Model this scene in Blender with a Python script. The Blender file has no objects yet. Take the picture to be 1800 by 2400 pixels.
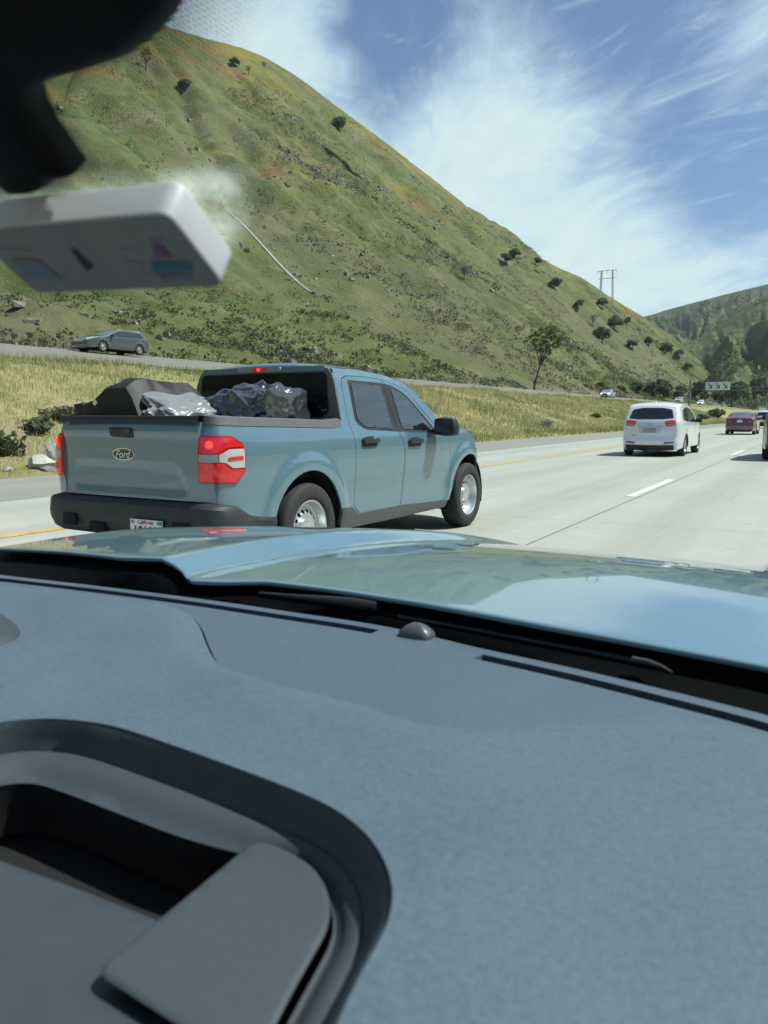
import bpy, bmesh, math, random
import numpy as np
from mathutils import Vector, Matrix
from mathutils.geometry import delaunay_2d_cdt
random.seed(7); RNG = np.random.default_rng(11)
SC = bpy.context.scene; COL = SC.collection
R = math.radians

# ------------------------------------------------------------------ camera
F_PX, PITCH, YAW, EYE = 1822.2, R(7.0616), R(29.57), 1.2459      # focal length in pixels of the 1800x2400 photograph
_cp, _sp, _cy, _sy = math.cos(PITCH), math.sin(PITCH), math.cos(YAW), math.sin(YAW)
FW = np.array([-_sy*_cp, _cy*_cp, -_sp]); RT = np.array([_cy, _sy, 0.]); UP = np.cross(RT, FW)
EYEP = np.array([0, 0, EYE])
cam = bpy.data.cameras.new('camera'); cam_o = bpy.data.objects.new('camera', cam); COL.objects.link(cam_o)
cam.sensor_fit = 'VERTICAL'; cam.sensor_height = 36; cam.sensor_width = 27
cam.lens = F_PX/2400*36; cam.clip_start = 0.02; cam.clip_end = 12000
cam_o.matrix_world = Matrix(((RT[0], UP[0], -FW[0], 0), (RT[1], UP[1], -FW[1], 0), (RT[2], UP[2], -FW[2], EYE), (0, 0, 0, 1)))
cam.dof.use_dof = True; cam.dof.focus_distance = 5.5; cam.dof.aperture_fstop = 9.5
SC.camera = cam_o
# pixels of the photograph (1800x2400) or of its 1659 px wide view (d=True) to points at a real plane / distance
D2N = 1800/1659
def ray(x, y, d=False):
    if d: x, y = x*D2N, y*D2N
    return FW + RT*((x-900)/F_PX) + UP*((1200-y)/F_PX)
def at_z(x, y, z, d=False):
    v = ray(x, y, d); return EYEP + v*((z-EYE)/v[2])
def at_X(x, y, X, d=False):
    v = ray(x, y, d); return EYEP + v*(X/v[0])
def at_dist(x, y, D, d=False):
    v = ray(x, y, d); return EYEP + v*(D/math.hypot(v[0], v[1]))
def at_plane(x, y, p0, n, d=False):
    v = ray(x, y, d); n = np.asarray(n); return EYEP + v*(((np.asarray(p0)-EYEP)@n)/(v@n))

# ------------------------------------------------------------------ light
SUN_EL, SUN_AZ = R(56), R(60)                                    # azimuth right of the driving direction (+Y)
to_sun = Vector((math.sin(SUN_AZ)*math.cos(SUN_EL), math.cos(SUN_AZ)*math.cos(SUN_EL), math.sin(SUN_EL)))
sl = bpy.data.lights.new('sun', 'SUN'); sl.energy = 4.7; sl.angle = R(0.5); sl.color = (1.0, 0.955, 0.88)
so = bpy.data.objects.new('sun', sl); so.rotation_euler = (-to_sun).to_track_quat('-Z', 'Y').to_euler(); COL.objects.link(so)
SC.view_settings.view_transform = 'Standard'; SC.view_settings.look = 'None'
SC.view_settings.exposure = 0.38; SC.view_settings.gamma = 1.0
try:
    SC.cycles.max_bounces = 8; SC.cycles.transparent_max_bounces = 12; SC.cycles.use_denoising = True
    SC.cycles.caustics_reflective = False; SC.cycles.caustics_refractive = False; SC.cycles.sample_clamp_indirect = 6
except Exception: pass

class NT:
    """small node-tree helper"""
    def __init__(s, tree): s.t = tree; tree.nodes.clear()
    def n(s, typ, **kw):
        nd = s.t.nodes.new(typ)
        for k, v in kw.items():
            if k == 'ins':
                for kk, vv in v.items():
                    if isinstance(vv, bpy.types.NodeSocket): s.t.links.new(vv, nd.inputs[kk])
                    else: nd.inputs[kk].default_value = vv
            else: setattr(nd, k, v)
        return nd
    def l(s, a, b): s.t.links.new(a, b)
    def math(s, op, a, b=None, c=None, clamp=False):
        nd = s.n('ShaderNodeMath', operation=op, use_clamp=clamp)
        for i, v in enumerate((a, b, c)):
            if v is None: continue
            if isinstance(v, bpy.types.NodeSocket): s.l(v, nd.inputs[i])
            else: nd.inputs[i].default_value = v
        return nd.outputs[0]
    def vmath(s, op, a, b=None, out=0):
        nd = s.n('ShaderNodeVectorMath', operation=op)
        for i, v in enumerate((a, b)):
            if v is None: continue
            if isinstance(v, bpy.types.NodeSocket): s.l(v, nd.inputs[i])
            else: nd.inputs[i].default_value = v
        return nd.outputs[out]
    def noise(s, vec, scale, detail=4, rough=0.55, dist=0.0):
        nd = s.n('ShaderNodeTexNoise'); s.l(vec, nd.inputs['Vector'])
        nd.inputs['Scale'].default_value = scale; nd.inputs['Detail'].default_value = detail
        nd.inputs['Roughness'].default_value = rough; nd.inputs['Distortion'].default_value = dist
        return nd.outputs['Fac']
    def ramp(s, fac, stops, interp='LINEAR'):
        nd = s.n('ShaderNodeValToRGB'); nd.color_ramp.interpolation = interp
        el = nd.color_ramp.elements
        while len(el) < len(stops): el.new(0.5)
        for e, (p, c) in zip(el, stops):
            e.position = p; e.color = (c, c, c, 1) if isinstance(c, (int, float)) else (*c, 1)
        s.l(fac, nd.inputs[0]); return nd.outputs[0]
    def mix(s, fac, a, b, blend='MIX'):
        nd = s.n('ShaderNodeMix', data_type='RGBA', blend_type=blend)
        for k, v in ((0, fac), (6, a), (7, b)):
            if isinstance(v, bpy.types.NodeSocket): s.l(v, nd.inputs[k])
            elif k == 0: nd.inputs[k].default_value = v
            else: nd.inputs[k].default_value = (*v, 1)
        return nd.outputs[2]
    def step(s, v, lo, hi):
        nd = s.n('ShaderNodeMapRange', interpolation_type='SMOOTHSTEP'); s.l(v, nd.inputs[0])
        nd.inputs[1].default_value = lo; nd.inputs[2].default_value = hi; return nd.outputs[0]

def build_world():
    w = bpy.data.worlds.new('World'); SC.world = w; w.use_nodes = True
    t = NT(w.node_tree)
    sky = t.n('ShaderNodeTexSky', sky_type='NISHITA', sun_disc=False, sun_elevation=SUN_EL, sun_rotation=SUN_AZ)
    sky.air_density = 1.0; sky.dust_density = 0.6; sky.ozone_density = 2.0; sky.altitude = 500
    d = t.vmath('NORMALIZE', t.n('ShaderNodeTexCoord').outputs['Generated'])
    sx = t.n('ShaderNodeSeparateXYZ'); t.l(d, sx.inputs[0])
    zz = t.math('MAXIMUM', sx.outputs[2], 0.0)
    inv = t.math('DIVIDE', 1.0, t.math('ADD', zz, 0.12))
    pl = t.n('ShaderNodeVectorMath', operation='SCALE'); t.l(d, pl.inputs[0]); t.l(inv, pl.inputs['Scale'])
    # stretch along one wind direction so that the cirrus reads as streaks
    mp = t.n('ShaderNodeMapping', vector_type='TEXTURE'); t.l(pl.outputs[0], mp.inputs[0])
    mp.inputs['Rotation'].default_value = (0, 0, R(-52)); mp.inputs['Scale'].default_value = (1.5, 0.8, 1)
    big = t.noise(mp.outputs[0], 1.15, 3, 0.5, 0.6)
    fib = t.noise(mp.outputs[0], 2.6, 10, 0.62, 1.3)
    fine = t.noise(mp.outputs[0], 7.5, 10, 0.68, 1.2)
    cov = t.math('ADD', t.math('MULTIPLY', big, 0.42), t.math('ADD', t.math('MULTIPLY', fib, 0.40), t.math('MULTIPLY', fine, 0.18)))
    def lobe(px, py, width, amt):
        v = ray(px, py); v = v/np.linalg.norm(v)
        dot = t.vmath('DOT_PRODUCT', d, tuple(v), out=1)
        a = t.math('SUBTRACT', 1.0, dot)
        e = t.math('POWER', 2.718, t.math('MULTIPLY', a, -1.0/(1-math.cos(R(width)))))
        return t.math('MULTIPLY', e, amt)
    bias = None
    for a in CLOUD_LOBES:
        v = lobe(*a); bias = v if bias is None else t.math('ADD', bias, v)
    low = t.math('MULTIPLY', t.math('POWER', 2.718, t.math('MULTIPLY', zz, -7.0)), 0.10)
    behind = t.math('MULTIPLY', t.step(t.math('MULTIPLY', sx.outputs[1], -1.0), -0.15, 0.5), -0.26)  # cloud thinned behind the camera to cut fill light on rear faces
    cov = t.math('ADD', t.math('ADD', t.math('ADD', cov, bias), low), behind)
    m = t.step(cov, 0.35, 0.66)
    soft = t.math('ADD', t.math('MULTIPLY', m, 0.83), t.math('MULTIPLY', t.step(sx.outputs[1], -0.2, 0.4), 0.05))
    m2 = t.n('ShaderNodeMapping', vector_type='TEXTURE'); t.l(pl.outputs[0], m2.inputs[0])
    m2.inputs['Rotation'].default_value = (0, 0, R(-20)); m2.inputs['Scale'].default_value = (1.9, 0.7, 1)
    wis = t.math('ADD', t.math('MULTIPLY', t.noise(m2.outputs[0], 3.2, 10, 0.66, 1.8), 0.65), t.math('MULTIPLY', big, 0.35))
    wis = t.math('MULTIPLY', t.step(wis, 0.45, 0.68), t.math('ADD', 0.50, t.math('MULTIPLY', t.step(sx.outputs[1], -0.2, 0.3), 0.12)))
    soft = t.math('MAXIMUM', soft, wis)
    skyc = t.mix(1.0, sky.outputs[0], SKY_TINT, 'MULTIPLY')
    cl = t.mix(t.step(cov, 0.5, 0.80), (0.60*CLOUD_K, 0.74*CLOUD_K, 0.86*CLOUD_K), (0.80*CLOUD_K, 0.90*CLOUD_K, 0.90*CLOUD_K))
    col = t.mix(soft, skyc, cl)
    bg = t.n('ShaderNodeBackground', ins={'Color': col, 'Strength': SKY_STRENGTH})
    out = t.n('ShaderNodeOutputWorld'); t.l(bg.outputs[0], out.inputs[0])
SKY_STRENGTH = 0.085; CLOUD_K = 9.6; SKY_TINT = (0.74, 0.86, 1.0)
# (pixel x, pixel y, angular width in degrees, amount): where the photo's sky is clear (-) or white (+)
CLOUD_LOBES = [(960, 50, 5, -0.11), (1480, 110, 6, -0.15), (1660, 230, 5, -0.12), (1700, 470, 4, -0.16), (900, 190, 5, -0.12), (1290, 60, 4, -0.1),
               (560, 60, 6, 0.12), (700, 190, 5, 0.18), (1000, 400, 7, 0.16), (1250, 520, 7, 0.16), (1130, 60, 3, 0.10), (1250, 180, 4, 0.08), (1500, 620, 6, 0.16), (1740, 130, 3, 0.08)]
build_world()

# ------------------------------------------------------------------ materials
M = {}
def mat(name, col, rough=0.5, metal=0.0, coat=0.0, spec=0.5, var=0.0, vscale=8.0, bump=0.0, bscale=60.0, emit=None, estr=0.0, var_col=None, detail=4, trans=0.0, coat_rough=0.03, coat_ior=0.0):
    if name in M: return M[name]
    m = bpy.data.materials.new(name); m.use_nodes = True; t = NT(m.node_tree)
    b = t.n('ShaderNodeBsdfPrincipled'); o = t.n('ShaderNodeOutputMaterial'); t.l(b.outputs[0], o.inputs[0])
    b.inputs['Base Color'].default_value = (*col, 1); b.inputs['Roughness'].default_value = rough
    b.inputs['Metallic'].default_value = metal; b.inputs['Coat Weight'].default_value = coat; b.inputs['Coat Roughness'].default_value = coat_rough
    if coat_ior: b.inputs['Coat IOR'].default_value = coat_ior
    b.inputs['Specular IOR Level'].default_value = spec
    if trans: b.inputs['Transmission Weight'].default_value = trans
    tc = t.n('ShaderNodeTexCoord').outputs['Object']
    if var > 0:
        f = t.noise(tc, vscale, detail, 0.6)
        c2 = var_col or tuple(min(1, c*(1+var)) for c in col); c1 = tuple(c*(1-var) for c in col) if var_col is None else col
        t.l(t.ramp(f, [(0.32, c1), (0.68, c2)]), b.inputs['Base Color'])
    if bump > 0:
        bp = t.n('ShaderNodeBump', ins={'Strength': bump, 'Distance': 0.01, 'Height': t.noise(tc, bscale, 3, 0.6)})
        t.l(bp.outputs[0], b.inputs['Normal'])
    if emit: b.inputs['Emission Color'].default_value = (*emit, 1); b.inputs['Emission Strength'].default_value = estr
    M[name] = m; return m
def paint(name, col, rough=0.32, coat=1.0): return mat(name, col, rough, 0.0, coat, 0.5, 0.04, 3.0, coat_ior=1.85)

# ------------------------------------------------------------------ objects
def link_mesh(name, verts, faces, material, parent=None, smooth=True, angle=40):
    me = bpy.data.meshes.new(name)
    me.from_pydata([tuple(map(float, v)) for v in verts], [], [tuple(map(int, f)) for f in faces])
    for m in (material if isinstance(material, (list, tuple)) else [material]): me.materials.append(m)
    if smooth and len(me.polygons):
        me.polygons.foreach_set('use_smooth', [True]*len(me.polygons)); me.set_sharp_from_angle(angle=R(angle))
    me.update()
    o = bpy.data.objects.new(name, me); COL.objects.link(o)
    if parent is not None: o.parent = parent
    return o
def tag(o, label=None, cat=None, group=None, kind=None):
    if label: o['label'] = label
    if cat: o['category'] = cat
    if group: o['group'] = group
    if kind: o['kind'] = kind
    return o
def thing(name, label, cat, loc=(0, 0, 0), rz=0.0, group=None):
    o = bpy.data.objects.new(name, None); COL.objects.link(o); o.empty_display_size = 0.2
    o.location = tuple(map(float, loc)); o.rotation_euler = (0, 0, rz); return tag(o, label, cat, group)
def dup(root, loc, rz=0.0, scale=None, label=None, group=None):
    r = root.copy(); COL.objects.link(r); r.location = tuple(map(float, loc)); r.rotation_euler = (0, 0, rz)
    if scale is not None: r.scale = scale if hasattr(scale, '__len__') else (scale,)*3
    if label: r['label'] = label
    if group: r['group'] = group
    for ch in list(root.children):
        c = ch.copy(); COL.objects.link(c); c.parent = r
        for g in ch.children:
            e = g.copy(); COL.objects.link(e); e.parent = c
    return r
class MB:
    """collects shapes into one mesh"""
    def __init__(s): s.v = []; s.f = []
    def add(s, v, f):
        b = len(s.v); s.v += [tuple(p) for p in v]; s.f += [tuple(i+b for i in q) for q in f]; return s
    def box(s, c, size, rz=0.0, bev=0.0, M3=None):
        bm = bmesh.new(); bmesh.ops.create_cube(bm, size=1.0); bmesh.ops.scale(bm, vec=size, verts=bm.verts)
        if bev: bmesh.ops.bevel(bm, geom=bm.edges[:], offset=bev, segments=2, affect='EDGES', profile=0.7)
        if M3 is not None: bmesh.ops.rotate(bm, cent=(0, 0, 0), matrix=M3, verts=bm.verts)
        elif rz: bmesh.ops.rotate(bm, cent=(0, 0, 0), matrix=Matrix.Rotation(rz, 3, 'Z'), verts=bm.verts)
        bmesh.ops.translate(bm, vec=c, verts=bm.verts); bm.verts.index_update()
        s.add([v.co[:] for v in bm.verts], [[v.index for v in f.verts] for f in bm.faces]); bm.free(); return s
    def tube(s, pts, rad, n=8, cap=True):
        pts = [Vector(p) for p in pts]; rad = rad if hasattr(rad, '__len__') else [rad]*len(pts)
        rings = []; vs = []
        up = None
        for i, p in enumerate(pts):
            d = (pts[min(i+1, len(pts)-1)] - pts[max(i-1, 0)]).normalized()
            if up is None: up = d.orthogonal().normalized()
            up = (up - d*up.dot(d)).normalized(); w = d.cross(up)
            for k in range(n):
                a = 2*math.pi*k/n; vs.append(p + (up*math.cos(a)+w*math.sin(a))*rad[i])
        fs = [(i*n+k, i*n+(k+1) % n, (i+1)*n+(k+1) % n, (i+1)*n+k) for i in range(len(pts)-1) for k in range(n)]
        if cap: fs += [tuple(range(n-1, -1, -1)), tuple(range((len(pts)-1)*n, len(pts)*n))]
        return s.add(vs, fs)
    def grid(s, P, close=False):
        """P[i][j] -> point; quads between"""
        ni, nj = len(P), len(P[0]); vs = [p for r in P for p in r]
        return s.add(vs, [(i*nj+j, i*nj+(j+1) % nj, (i+1)*nj+(j+1) % nj, (i+1)*nj+j) for i in range(ni-1) for j in range(nj if close else nj-1)])
    def lathe(s, prof, n=32, axis='Y', c=(0, 0, 0), skip=None):
        """prof: list of (radius, along-axis)"""
        vs = []
        for r_, a_ in prof:
            for k in range(n):
                t = 2*math.pi*k/n; x, z = r_*math.cos(t), r_*math.sin(t)
                vs.append((c[0]+x, c[1]+a_, c[2]+z) if axis == 'Y' else (c[0]+x, c[1]+z, c[2]+a_))
        fs = [(i*n+k, (i+1)*n+k, (i+1)*n+(k+1) % n, i*n+(k+1) % n) for i in range(len(prof)-1) for k in range(n) if not (skip and skip(i, k))]
        return s.add(vs, fs)
    def build(s, name, material, parent=None, **kw): return link_mesh(name, s.v, s.f, material, parent, **kw)

def inside(P, poly):
    poly = np.asarray(poly); x, y = P[:, 0], P[:, 1]; r = np.zeros(len(P), bool)
    for a, b in zip(poly, np.roll(poly, -1, 0)):
        c = (a[1] > y) != (b[1] > y)
        with np.errstate(divide='ignore', invalid='ignore'):
            r ^= c & (x < (b[0]-a[0])*(y-a[1])/(b[1]-a[1]+1e-15)+a[0])
    return r
def dist_poly(P, poly, closed=True):
    poly = np.asarray(poly, float); P = np.asarray(P, float); d = np.full(len(P), 1e9)
    segs = zip(poly, np.roll(poly, -1, 0)) if closed else zip(poly[:-1], poly[1:])
    for a, b in segs:
        ab = b-a; t = np.clip(((P-a)@ab)/max(ab@ab, 1e-12), 0, 1)
        d = np.minimum(d, np.hypot(*(P-a-t[:, None]*ab).T))
    return d
def resample(poly, h, closed=True):
    poly = [np.asarray(p, float) for p in poly]; out = []
    n = len(poly)
    for i in range(n if closed else n-1):
        a, b = poly[i], poly[(i+1) % n]; k = max(1, int(math.ceil(np.linalg.norm(b-a)/h)))
        out += [a+(b-a)*j/k for j in range(k)]
    if not closed: out.append(poly[-1])
    return np.array(out)
def rounded(poly, r, n=5):
    """rounds the corners of a closed polygon; r a number or one per corner"""
    P = [np.asarray(p, float) for p in poly]; out = []
    for i, p in enumerate(P):
        a, b = P[i-1], P[(i+1) % len(P)]; rr = r[i] if hasattr(r, '__len__') else r
        la, lb = np.linalg.norm(a-p), np.linalg.norm(b-p); q = min(rr, la*0.48, lb*0.48)
        if q < 1e-5: out.append(p); continue
        s, e = p+(a-p)*q/la, p+(b-p)*q/lb
        for k in range(n+1):
            t = k/n; out.append(s*(1-t)**2+p*2*t*(1-t)+e*t*t)
    return np.array(out)
def spline(pts, n=8, closed=False):
    P = np.asarray(pts, float); out = []; N = len(P)
    for i in range(N if closed else N-1):
        p0, p1, p2, p3 = (P[(i-1) % N] if closed or i > 0 else P[0]), P[i], P[(i+1) % N], (P[(i+2) % N] if closed or i+2 < N else P[-1])
        for k in range(n):
            t = k/n
            out.append(0.5*((2*p1)+(-p0+p2)*t+(2*p0-5*p1+4*p2-p3)*t*t+(-p0+3*p1-3*p2+p3)*t**3))
    if not closed: out.append(P[-1])
    return np.array(out)
def cdt(outline, holes=(), h=0.05, rings=()):
    loops = [resample(outline, h)] + [resample(q, h) for q in holes]
    pts = []; edges = []
    for L in loops:
        b = len(pts); pts += list(L); edges += [(b+i, b+(i+1) % len(L)) for i in range(len(L))]
    B = np.array(pts); lo, hi = B.min(0), B.max(0)
    xs = np.arange(lo[0]+h*0.5, hi[0], h); ys = np.arange(lo[1]+h*0.43, hi[1], h*0.866)
    G = np.array([(x+(j % 2)*h*0.5, y) for j, y in enumerate(ys) for x in xs]) if len(xs) and len(ys) else np.zeros((0, 2))
    extra = [G]
    o = np.asarray(outline, float)
    for rd in rings:                                              # points just inside the outline, for rounded edges
        L = loops[0]; t = np.roll(L, -1, 0)-np.roll(L, 1, 0); nn = np.stack([-t[:, 1], t[:, 0]], 1); nn /= np.linalg.norm(nn, axis=1)[:, None]+1e-12
        for sg in (1, -1):
            Q = L+nn*sg*rd; extra.append(Q[inside(Q, o)])
    G = np.concatenate(extra)
    if len(G):
        ok = inside(G, o)
        for q in holes: ok &= ~inside(G, q)
        G = G[ok]
        if len(G):
            dd = dist_poly(G, loops[0])
            for L in loops[1:]: dd = np.minimum(dd, dist_poly(G, L))
            G = G[dd > (min(rings)*0.7 if rings else h*0.4)]
    allp = [Vector(p) for p in pts] + [Vector(p) for p in G]
    v, e, f, *_ = delaunay_2d_cdt(allp, edges, [], 0, 1e-6)
    V = np.array([p[:] for p in v]); Fc = np.array([q for q in f if len(q) == 3])
    C = V[Fc].mean(1); ok = inside(C, loops[0])
    for L in loops[1:]: ok &= ~inside(C, L)
    return V, Fc[ok]
def panel(name, outline, fmap, material, parent=None, holes=(), h=0.05, thick=0.0, flip=False, mirror=False, rings=(), angle=35):
    """a sheet cut to OUTLINE in a 2-D space and bent by FMAP(a, b) -> (N,3)"""
    V, Fc = cdt(outline, holes, h, rings); P = np.asarray(fmap(V[:, 0], V[:, 1]))
    if mirror: P = P*np.array([1, -1, 1])
    if flip != mirror: Fc = Fc[:, ::-1]
    o = link_mesh(name, P, Fc, material, parent, angle=angle)
    if thick:
        md = o.modifiers.new('thickness', 'SOLIDIFY'); md.thickness = thick; md.offset = -1
        es = o.modifiers.new('sharp_rim', 'EDGE_SPLIT'); es.split_angle = R(50)
    return o
def text_mesh(name, txt, size, material, parent, M4, extrude=0.001, shear=0.0, align='CENTER', bold=0.0):
    cu = bpy.data.curves.new(name, 'FONT'); cu.body = txt; cu.size = size; cu.extrude = extrude; cu.align_x = align; cu.align_y = 'CENTER'; cu.shear = shear; cu.offset = bold
    ob = bpy.data.objects.new(name, cu); COL.objects.link(ob)
    me = bpy.data.meshes.new_from_object(ob.evaluated_get(bpy.context.evaluated_depsgraph_get()))
    bpy.data.objects.remove(ob)
    me.transform(M4); me.materials.clear(); me.materials.append(material); me.name = name
    o = bpy.data.objects.new(name, me); COL.objects.link(o); o.parent = parent; return o
def smoothstep(x, a, b):
    t = np.clip((np.asarray(x, float)-a)/(b-a), 0, 1); return t*t*(3-2*t)
def fbm(x, y, seed=0, octs=5, lac=2.0, gain=0.5):
    """value noise on arrays, about -1..1"""
    x = np.asarray(x, float); y = np.asarray(y, float); out = np.zeros(np.broadcast(x, y).shape); amp = 1.0; tot = 0
    def hsh(i, j, k):
        n = (i*374761393 + j*668265263 + k*2147483647) & 0xffffffff
        n = ((n ^ (n >> 13))*1274126177) & 0xffffffff
        return ((n ^ (n >> 16)) & 0xffff)/32767.5-1
    for o in range(octs):
        xi, yi = np.floor(x).astype(np.int64), np.floor(y).astype(np.int64); fx, fy = x-xi, y-yi
        fx = fx*fx*(3-2*fx); fy = fy*fy*(3-2*fy); k = seed*7+o
        a = hsh(xi, yi, k)*(1-fx)+hsh(xi+1, yi, k)*fx; b = hsh(xi, yi+1, k)*(1-fx)+hsh(xi+1, yi+1, k)*fx
        out = out+amp*(a*(1-fy)+b*fy); tot += amp; amp *= gain; x = x*lac+13.7; y = y*lac+7.3
    return out/tot*1.6

# ================================================================== ground, roads, hills
X_GRASS, X_SHLD, X_YEL, X_LANE = -14.3, -10.4, -7.35, -2.6       # grass edge, shoulder edge, yellow line, dashed lane line
OPP_N, OPP_F = (-29.5, 3.62), (-43.0, 5.45)                       # near and far edge of the other carriageway (x, z): it is banked
def ground_z(X, Y):
    X = np.asarray(X, float); Y = np.asarray(Y, float)
    t = np.clip((X_GRASS-X)/(X_GRASS-OPP_N[0]), 0, 1)
    z = OPP_N[1]*(0.25*t+0.75*t*t*(3-2*t)) - 0.03
    z = np.where(X < OPP_N[0], OPP_N[1]-0.03+(OPP_N[0]-X)/(OPP_N[0]-OPP_F[0])*(OPP_F[1]-OPP_N[1])-0.02, z)
    z = np.where(X < OPP_F[0], OPP_F[1]-0.05+0.0*X, z)
    bump = smoothstep(t, 0.05, 0.2)*(1-smoothstep(t, 0.85, 1.0))*(t < 1)
    z = z + bump*(0.30*fbm(X/6, Y/9, 3)+0.10*fbm(X/1.5, Y/2, 4))
    z = np.where(X > 13, -0.03+np.clip(X-13, 0, 40)*0.05, z)
    z = np.where((X > X_GRASS) & (X <= 13), -0.06, z)
    return z
def ground_material():
    m = bpy.data.materials.new('dry_grass_ground'); m.use_nodes = True; t = NT(m.node_tree)
    tc = t.n('ShaderNodeTexCoord').outputs['Object']
    a = t.noise(tc, 0.35, 6, 0.6); b = t.noise(tc, 2.2, 6, 0.65); c = t.noise(tc, 14.0, 4, 0.7)
    col = t.ramp(a, [(0.34, (0.19, 0.205, 0.075)), (0.5, (0.30, 0.275, 0.125)), (0.66, (0.35, 0.30, 0.17))])
    col = t.mix(t.step(b, 0.52, 0.66), col, (0.15, 0.175, 0.06))
    col = t.mix(t.math('MULTIPLY', t.step(c, 0.45, 0.62), 0.4), col, (0.38, 0.33, 0.20))
    bs = t.n('ShaderNodeBsdfPrincipled', ins={'Base Color': col, 'Roughness': 0.95}); bs.inputs['Specular IOR Level'].default_value = 0.1
    bp = t.n('ShaderNodeBump', ins={'Strength': 0.9, 'Distance': 0.15, 'Height': t.noise(tc, 5.0, 8, 0.7)}); t.l(bp.outputs[0], bs.inputs['Normal'])
    o = t.n('ShaderNodeOutputMaterial'); t.l(bs.outputs[0], o.inputs[0]); return m
def concrete_material(name, base, dark, joints=True, streak=0.35):
    m = bpy.data.materials.new(name); m.use_nodes = True; t = NT(m.node_tree)
    tc = t.n('ShaderNodeTexCoord').outputs['Object']; sx = t.n('ShaderNodeSeparateXYZ'); t.l(tc, sx.inputs[0])
    st = t.n('ShaderNodeMapping'); t.l(tc, st.inputs[0]); st.inputs['Scale'].default_value = (1.0, 0.03, 1.0)
    a = t.noise(st.outputs[0], 2.2, 5, 0.6); b = t.noise(tc, 0.35, 5, 0.6); c = t.noise(tc, 55.0, 3, 0.7); g = t.noise(tc, 6.0, 6, 0.7)
    f = t.math('ADD', t.math('MULTIPLY', a, streak), t.math('ADD', t.math('MULTIPLY', b, 0.35), t.math('MULTIPLY', g, 0.3)))
    col = t.ramp(f, [(0.32, dark), (0.62, base)])
    col = t.mix(t.math('MULTIPLY', t.step(c, 0.35, 0.7), 0.25), col, tuple(x*0.72 for x in base))
    spots = t.step(t.noise(tc, 3.1, 2, 0.5), 0.70, 0.76); col = t.mix(t.math('MULTIPLY', spots, 0.35), col, tuple(x*0.5 for x in base))
    if joints:
        tk = t.math('COSINE', t.math('MULTIPLY', t.math('ADD', sx.outputs[0], 1.5), 3.14159))
        col = t.mix(t.math('MULTIPLY', t.math('MULTIPLY', t.step(tk, 0.0, 0.9), t.step(a, 0.30, 0.62)), 0.42), col, tuple(x*0.62 for x in base))
        rub = t.step(t.noise(st.outputs[0], 9.0, 4, 0.6), 0.60, 0.72); col = t.mix(t.math('MULTIPLY', rub, 0.22), col, tuple(x*0.5 for x in base))
        fy = t.math('FRACT', t.math('DIVIDE', sx.outputs[1], 4.57))
        j = t.math('LESS_THAN', fy, 0.0045)
        fx = t.math('FRACT', t.math('DIVIDE', t.math('ADD', sx.outputs[0], 2.49), 4.0))
        jx = t.math('LESS_THAN', fx, 0.007)
        col = t.mix(t.math('MULTIPLY', t.math('MAXIMUM', t.math('MULTIPLY', j, 0.6), jx), 0.7), col, (0.10, 0.10, 0.09))
    bs = t.n('ShaderNodeBsdfPrincipled', ins={'Base Color': col, 'Roughness': 0.85}); bs.inputs['Specular IOR Level'].default_value = 0.25
    bp = t.n('ShaderNodeBump', ins={'Strength': 0.25, 'Distance': 0.01, 'Height': c}); t.l(bp.outputs[0], bs.inputs['Normal'])
    o = t.n('ShaderNodeOutputMaterial'); t.l(bs.outputs[0], o.inputs[0]); return m

def strip(name, xs, zs, ys, material, kind='structure', parent=None):
    mb = MB(); mb.grid([[(x, y, z) for x, z in zip(xs, zs)] for y in ys]); o = mb.build(name, material, parent)
    if kind: o['kind'] = kind
    return o
YS = list(np.arange(-60, 60, 0.8))+list(np.arange(60, 200, 3))+list(np.arange(200, 700, 12))+list(np.arange(700, 3000, 100))
XS = list(np.arange(-200, -44, 20))+[-44, -43.4, -43, -42.6, -38, -34, -30, -29.5]+list(np.arange(-29, -14.4, 0.5))+[-14.3, -14.2, -10, 0, 10, 13, 14, 20, 30, 60, 150]
gx, gy = np.meshgrid(XS, YS); gz = ground_z(gx, gy)
mb = MB(); mb.grid(np.stack([gx, gy, gz], -1)); tag(mb.build('ground', ground_material()), kind='structure')
ry = [-60, 0, 20, 60, 150, 400, 900, 2000]
strip('road', [X_SHLD, 6.0], [0, 0], ry, concrete_material('pale_concrete', (0.405, 0.42, 0.375), (0.31, 0.325, 0.29)))
strip('road_shoulder', [X_GRASS, X_SHLD-0.01], [-0.012, -0.008], ry, concrete_material('grey_asphalt', (0.285, 0.28, 0.25), (0.21, 0.208, 0.19), False))
strip('far_shoulder', [6.01, 13.0], [-0.008, -0.03], ry, M.get('x') or bpy.data.materials['grey_asphalt'])
oy = [-60, 0, 20, 60, 150, 400, 900]
strip('opposite_road', [OPP_N[0]-0.3, -33, -38, OPP_F[0]], [OPP_N[1]+0.03+0.04, OPP_N[1]+0.05+(3.5/13.5)*1.83, OPP_N[1]+0.05+(8.5/13.5)*1.83, OPP_F[1]+0.04], oy,
      concrete_material('tan_concrete', (0.215, 0.205, 0.172), (0.17, 0.162, 0.138), False))
def opp_z(X): return OPP_N[1]+0.05+(OPP_N[0]-X)/13.5*1.83
yel = mat('yellow_road_paint', (0.50, 0.32, 0.07), 0.8, var=0.25, vscale=5); wht = mat('white_road_paint', (0.68, 0.69, 0.66), 0.8, var=0.35, vscale=14, var_col=(0.48, 0.49, 0.46))
strip('edge_line', [X_YEL-0.07, X_YEL+0.07], [0.004, 0.004], ry, yel)
mb = MB()
for k in range(-2, 40):
    y0 = 12.3+14.9*k; mb.grid([[(X_LANE-0.07, y, 0.005), (X_LANE+0.07, y, 0.005)] for y in (y0, y0+3.7)])
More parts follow.
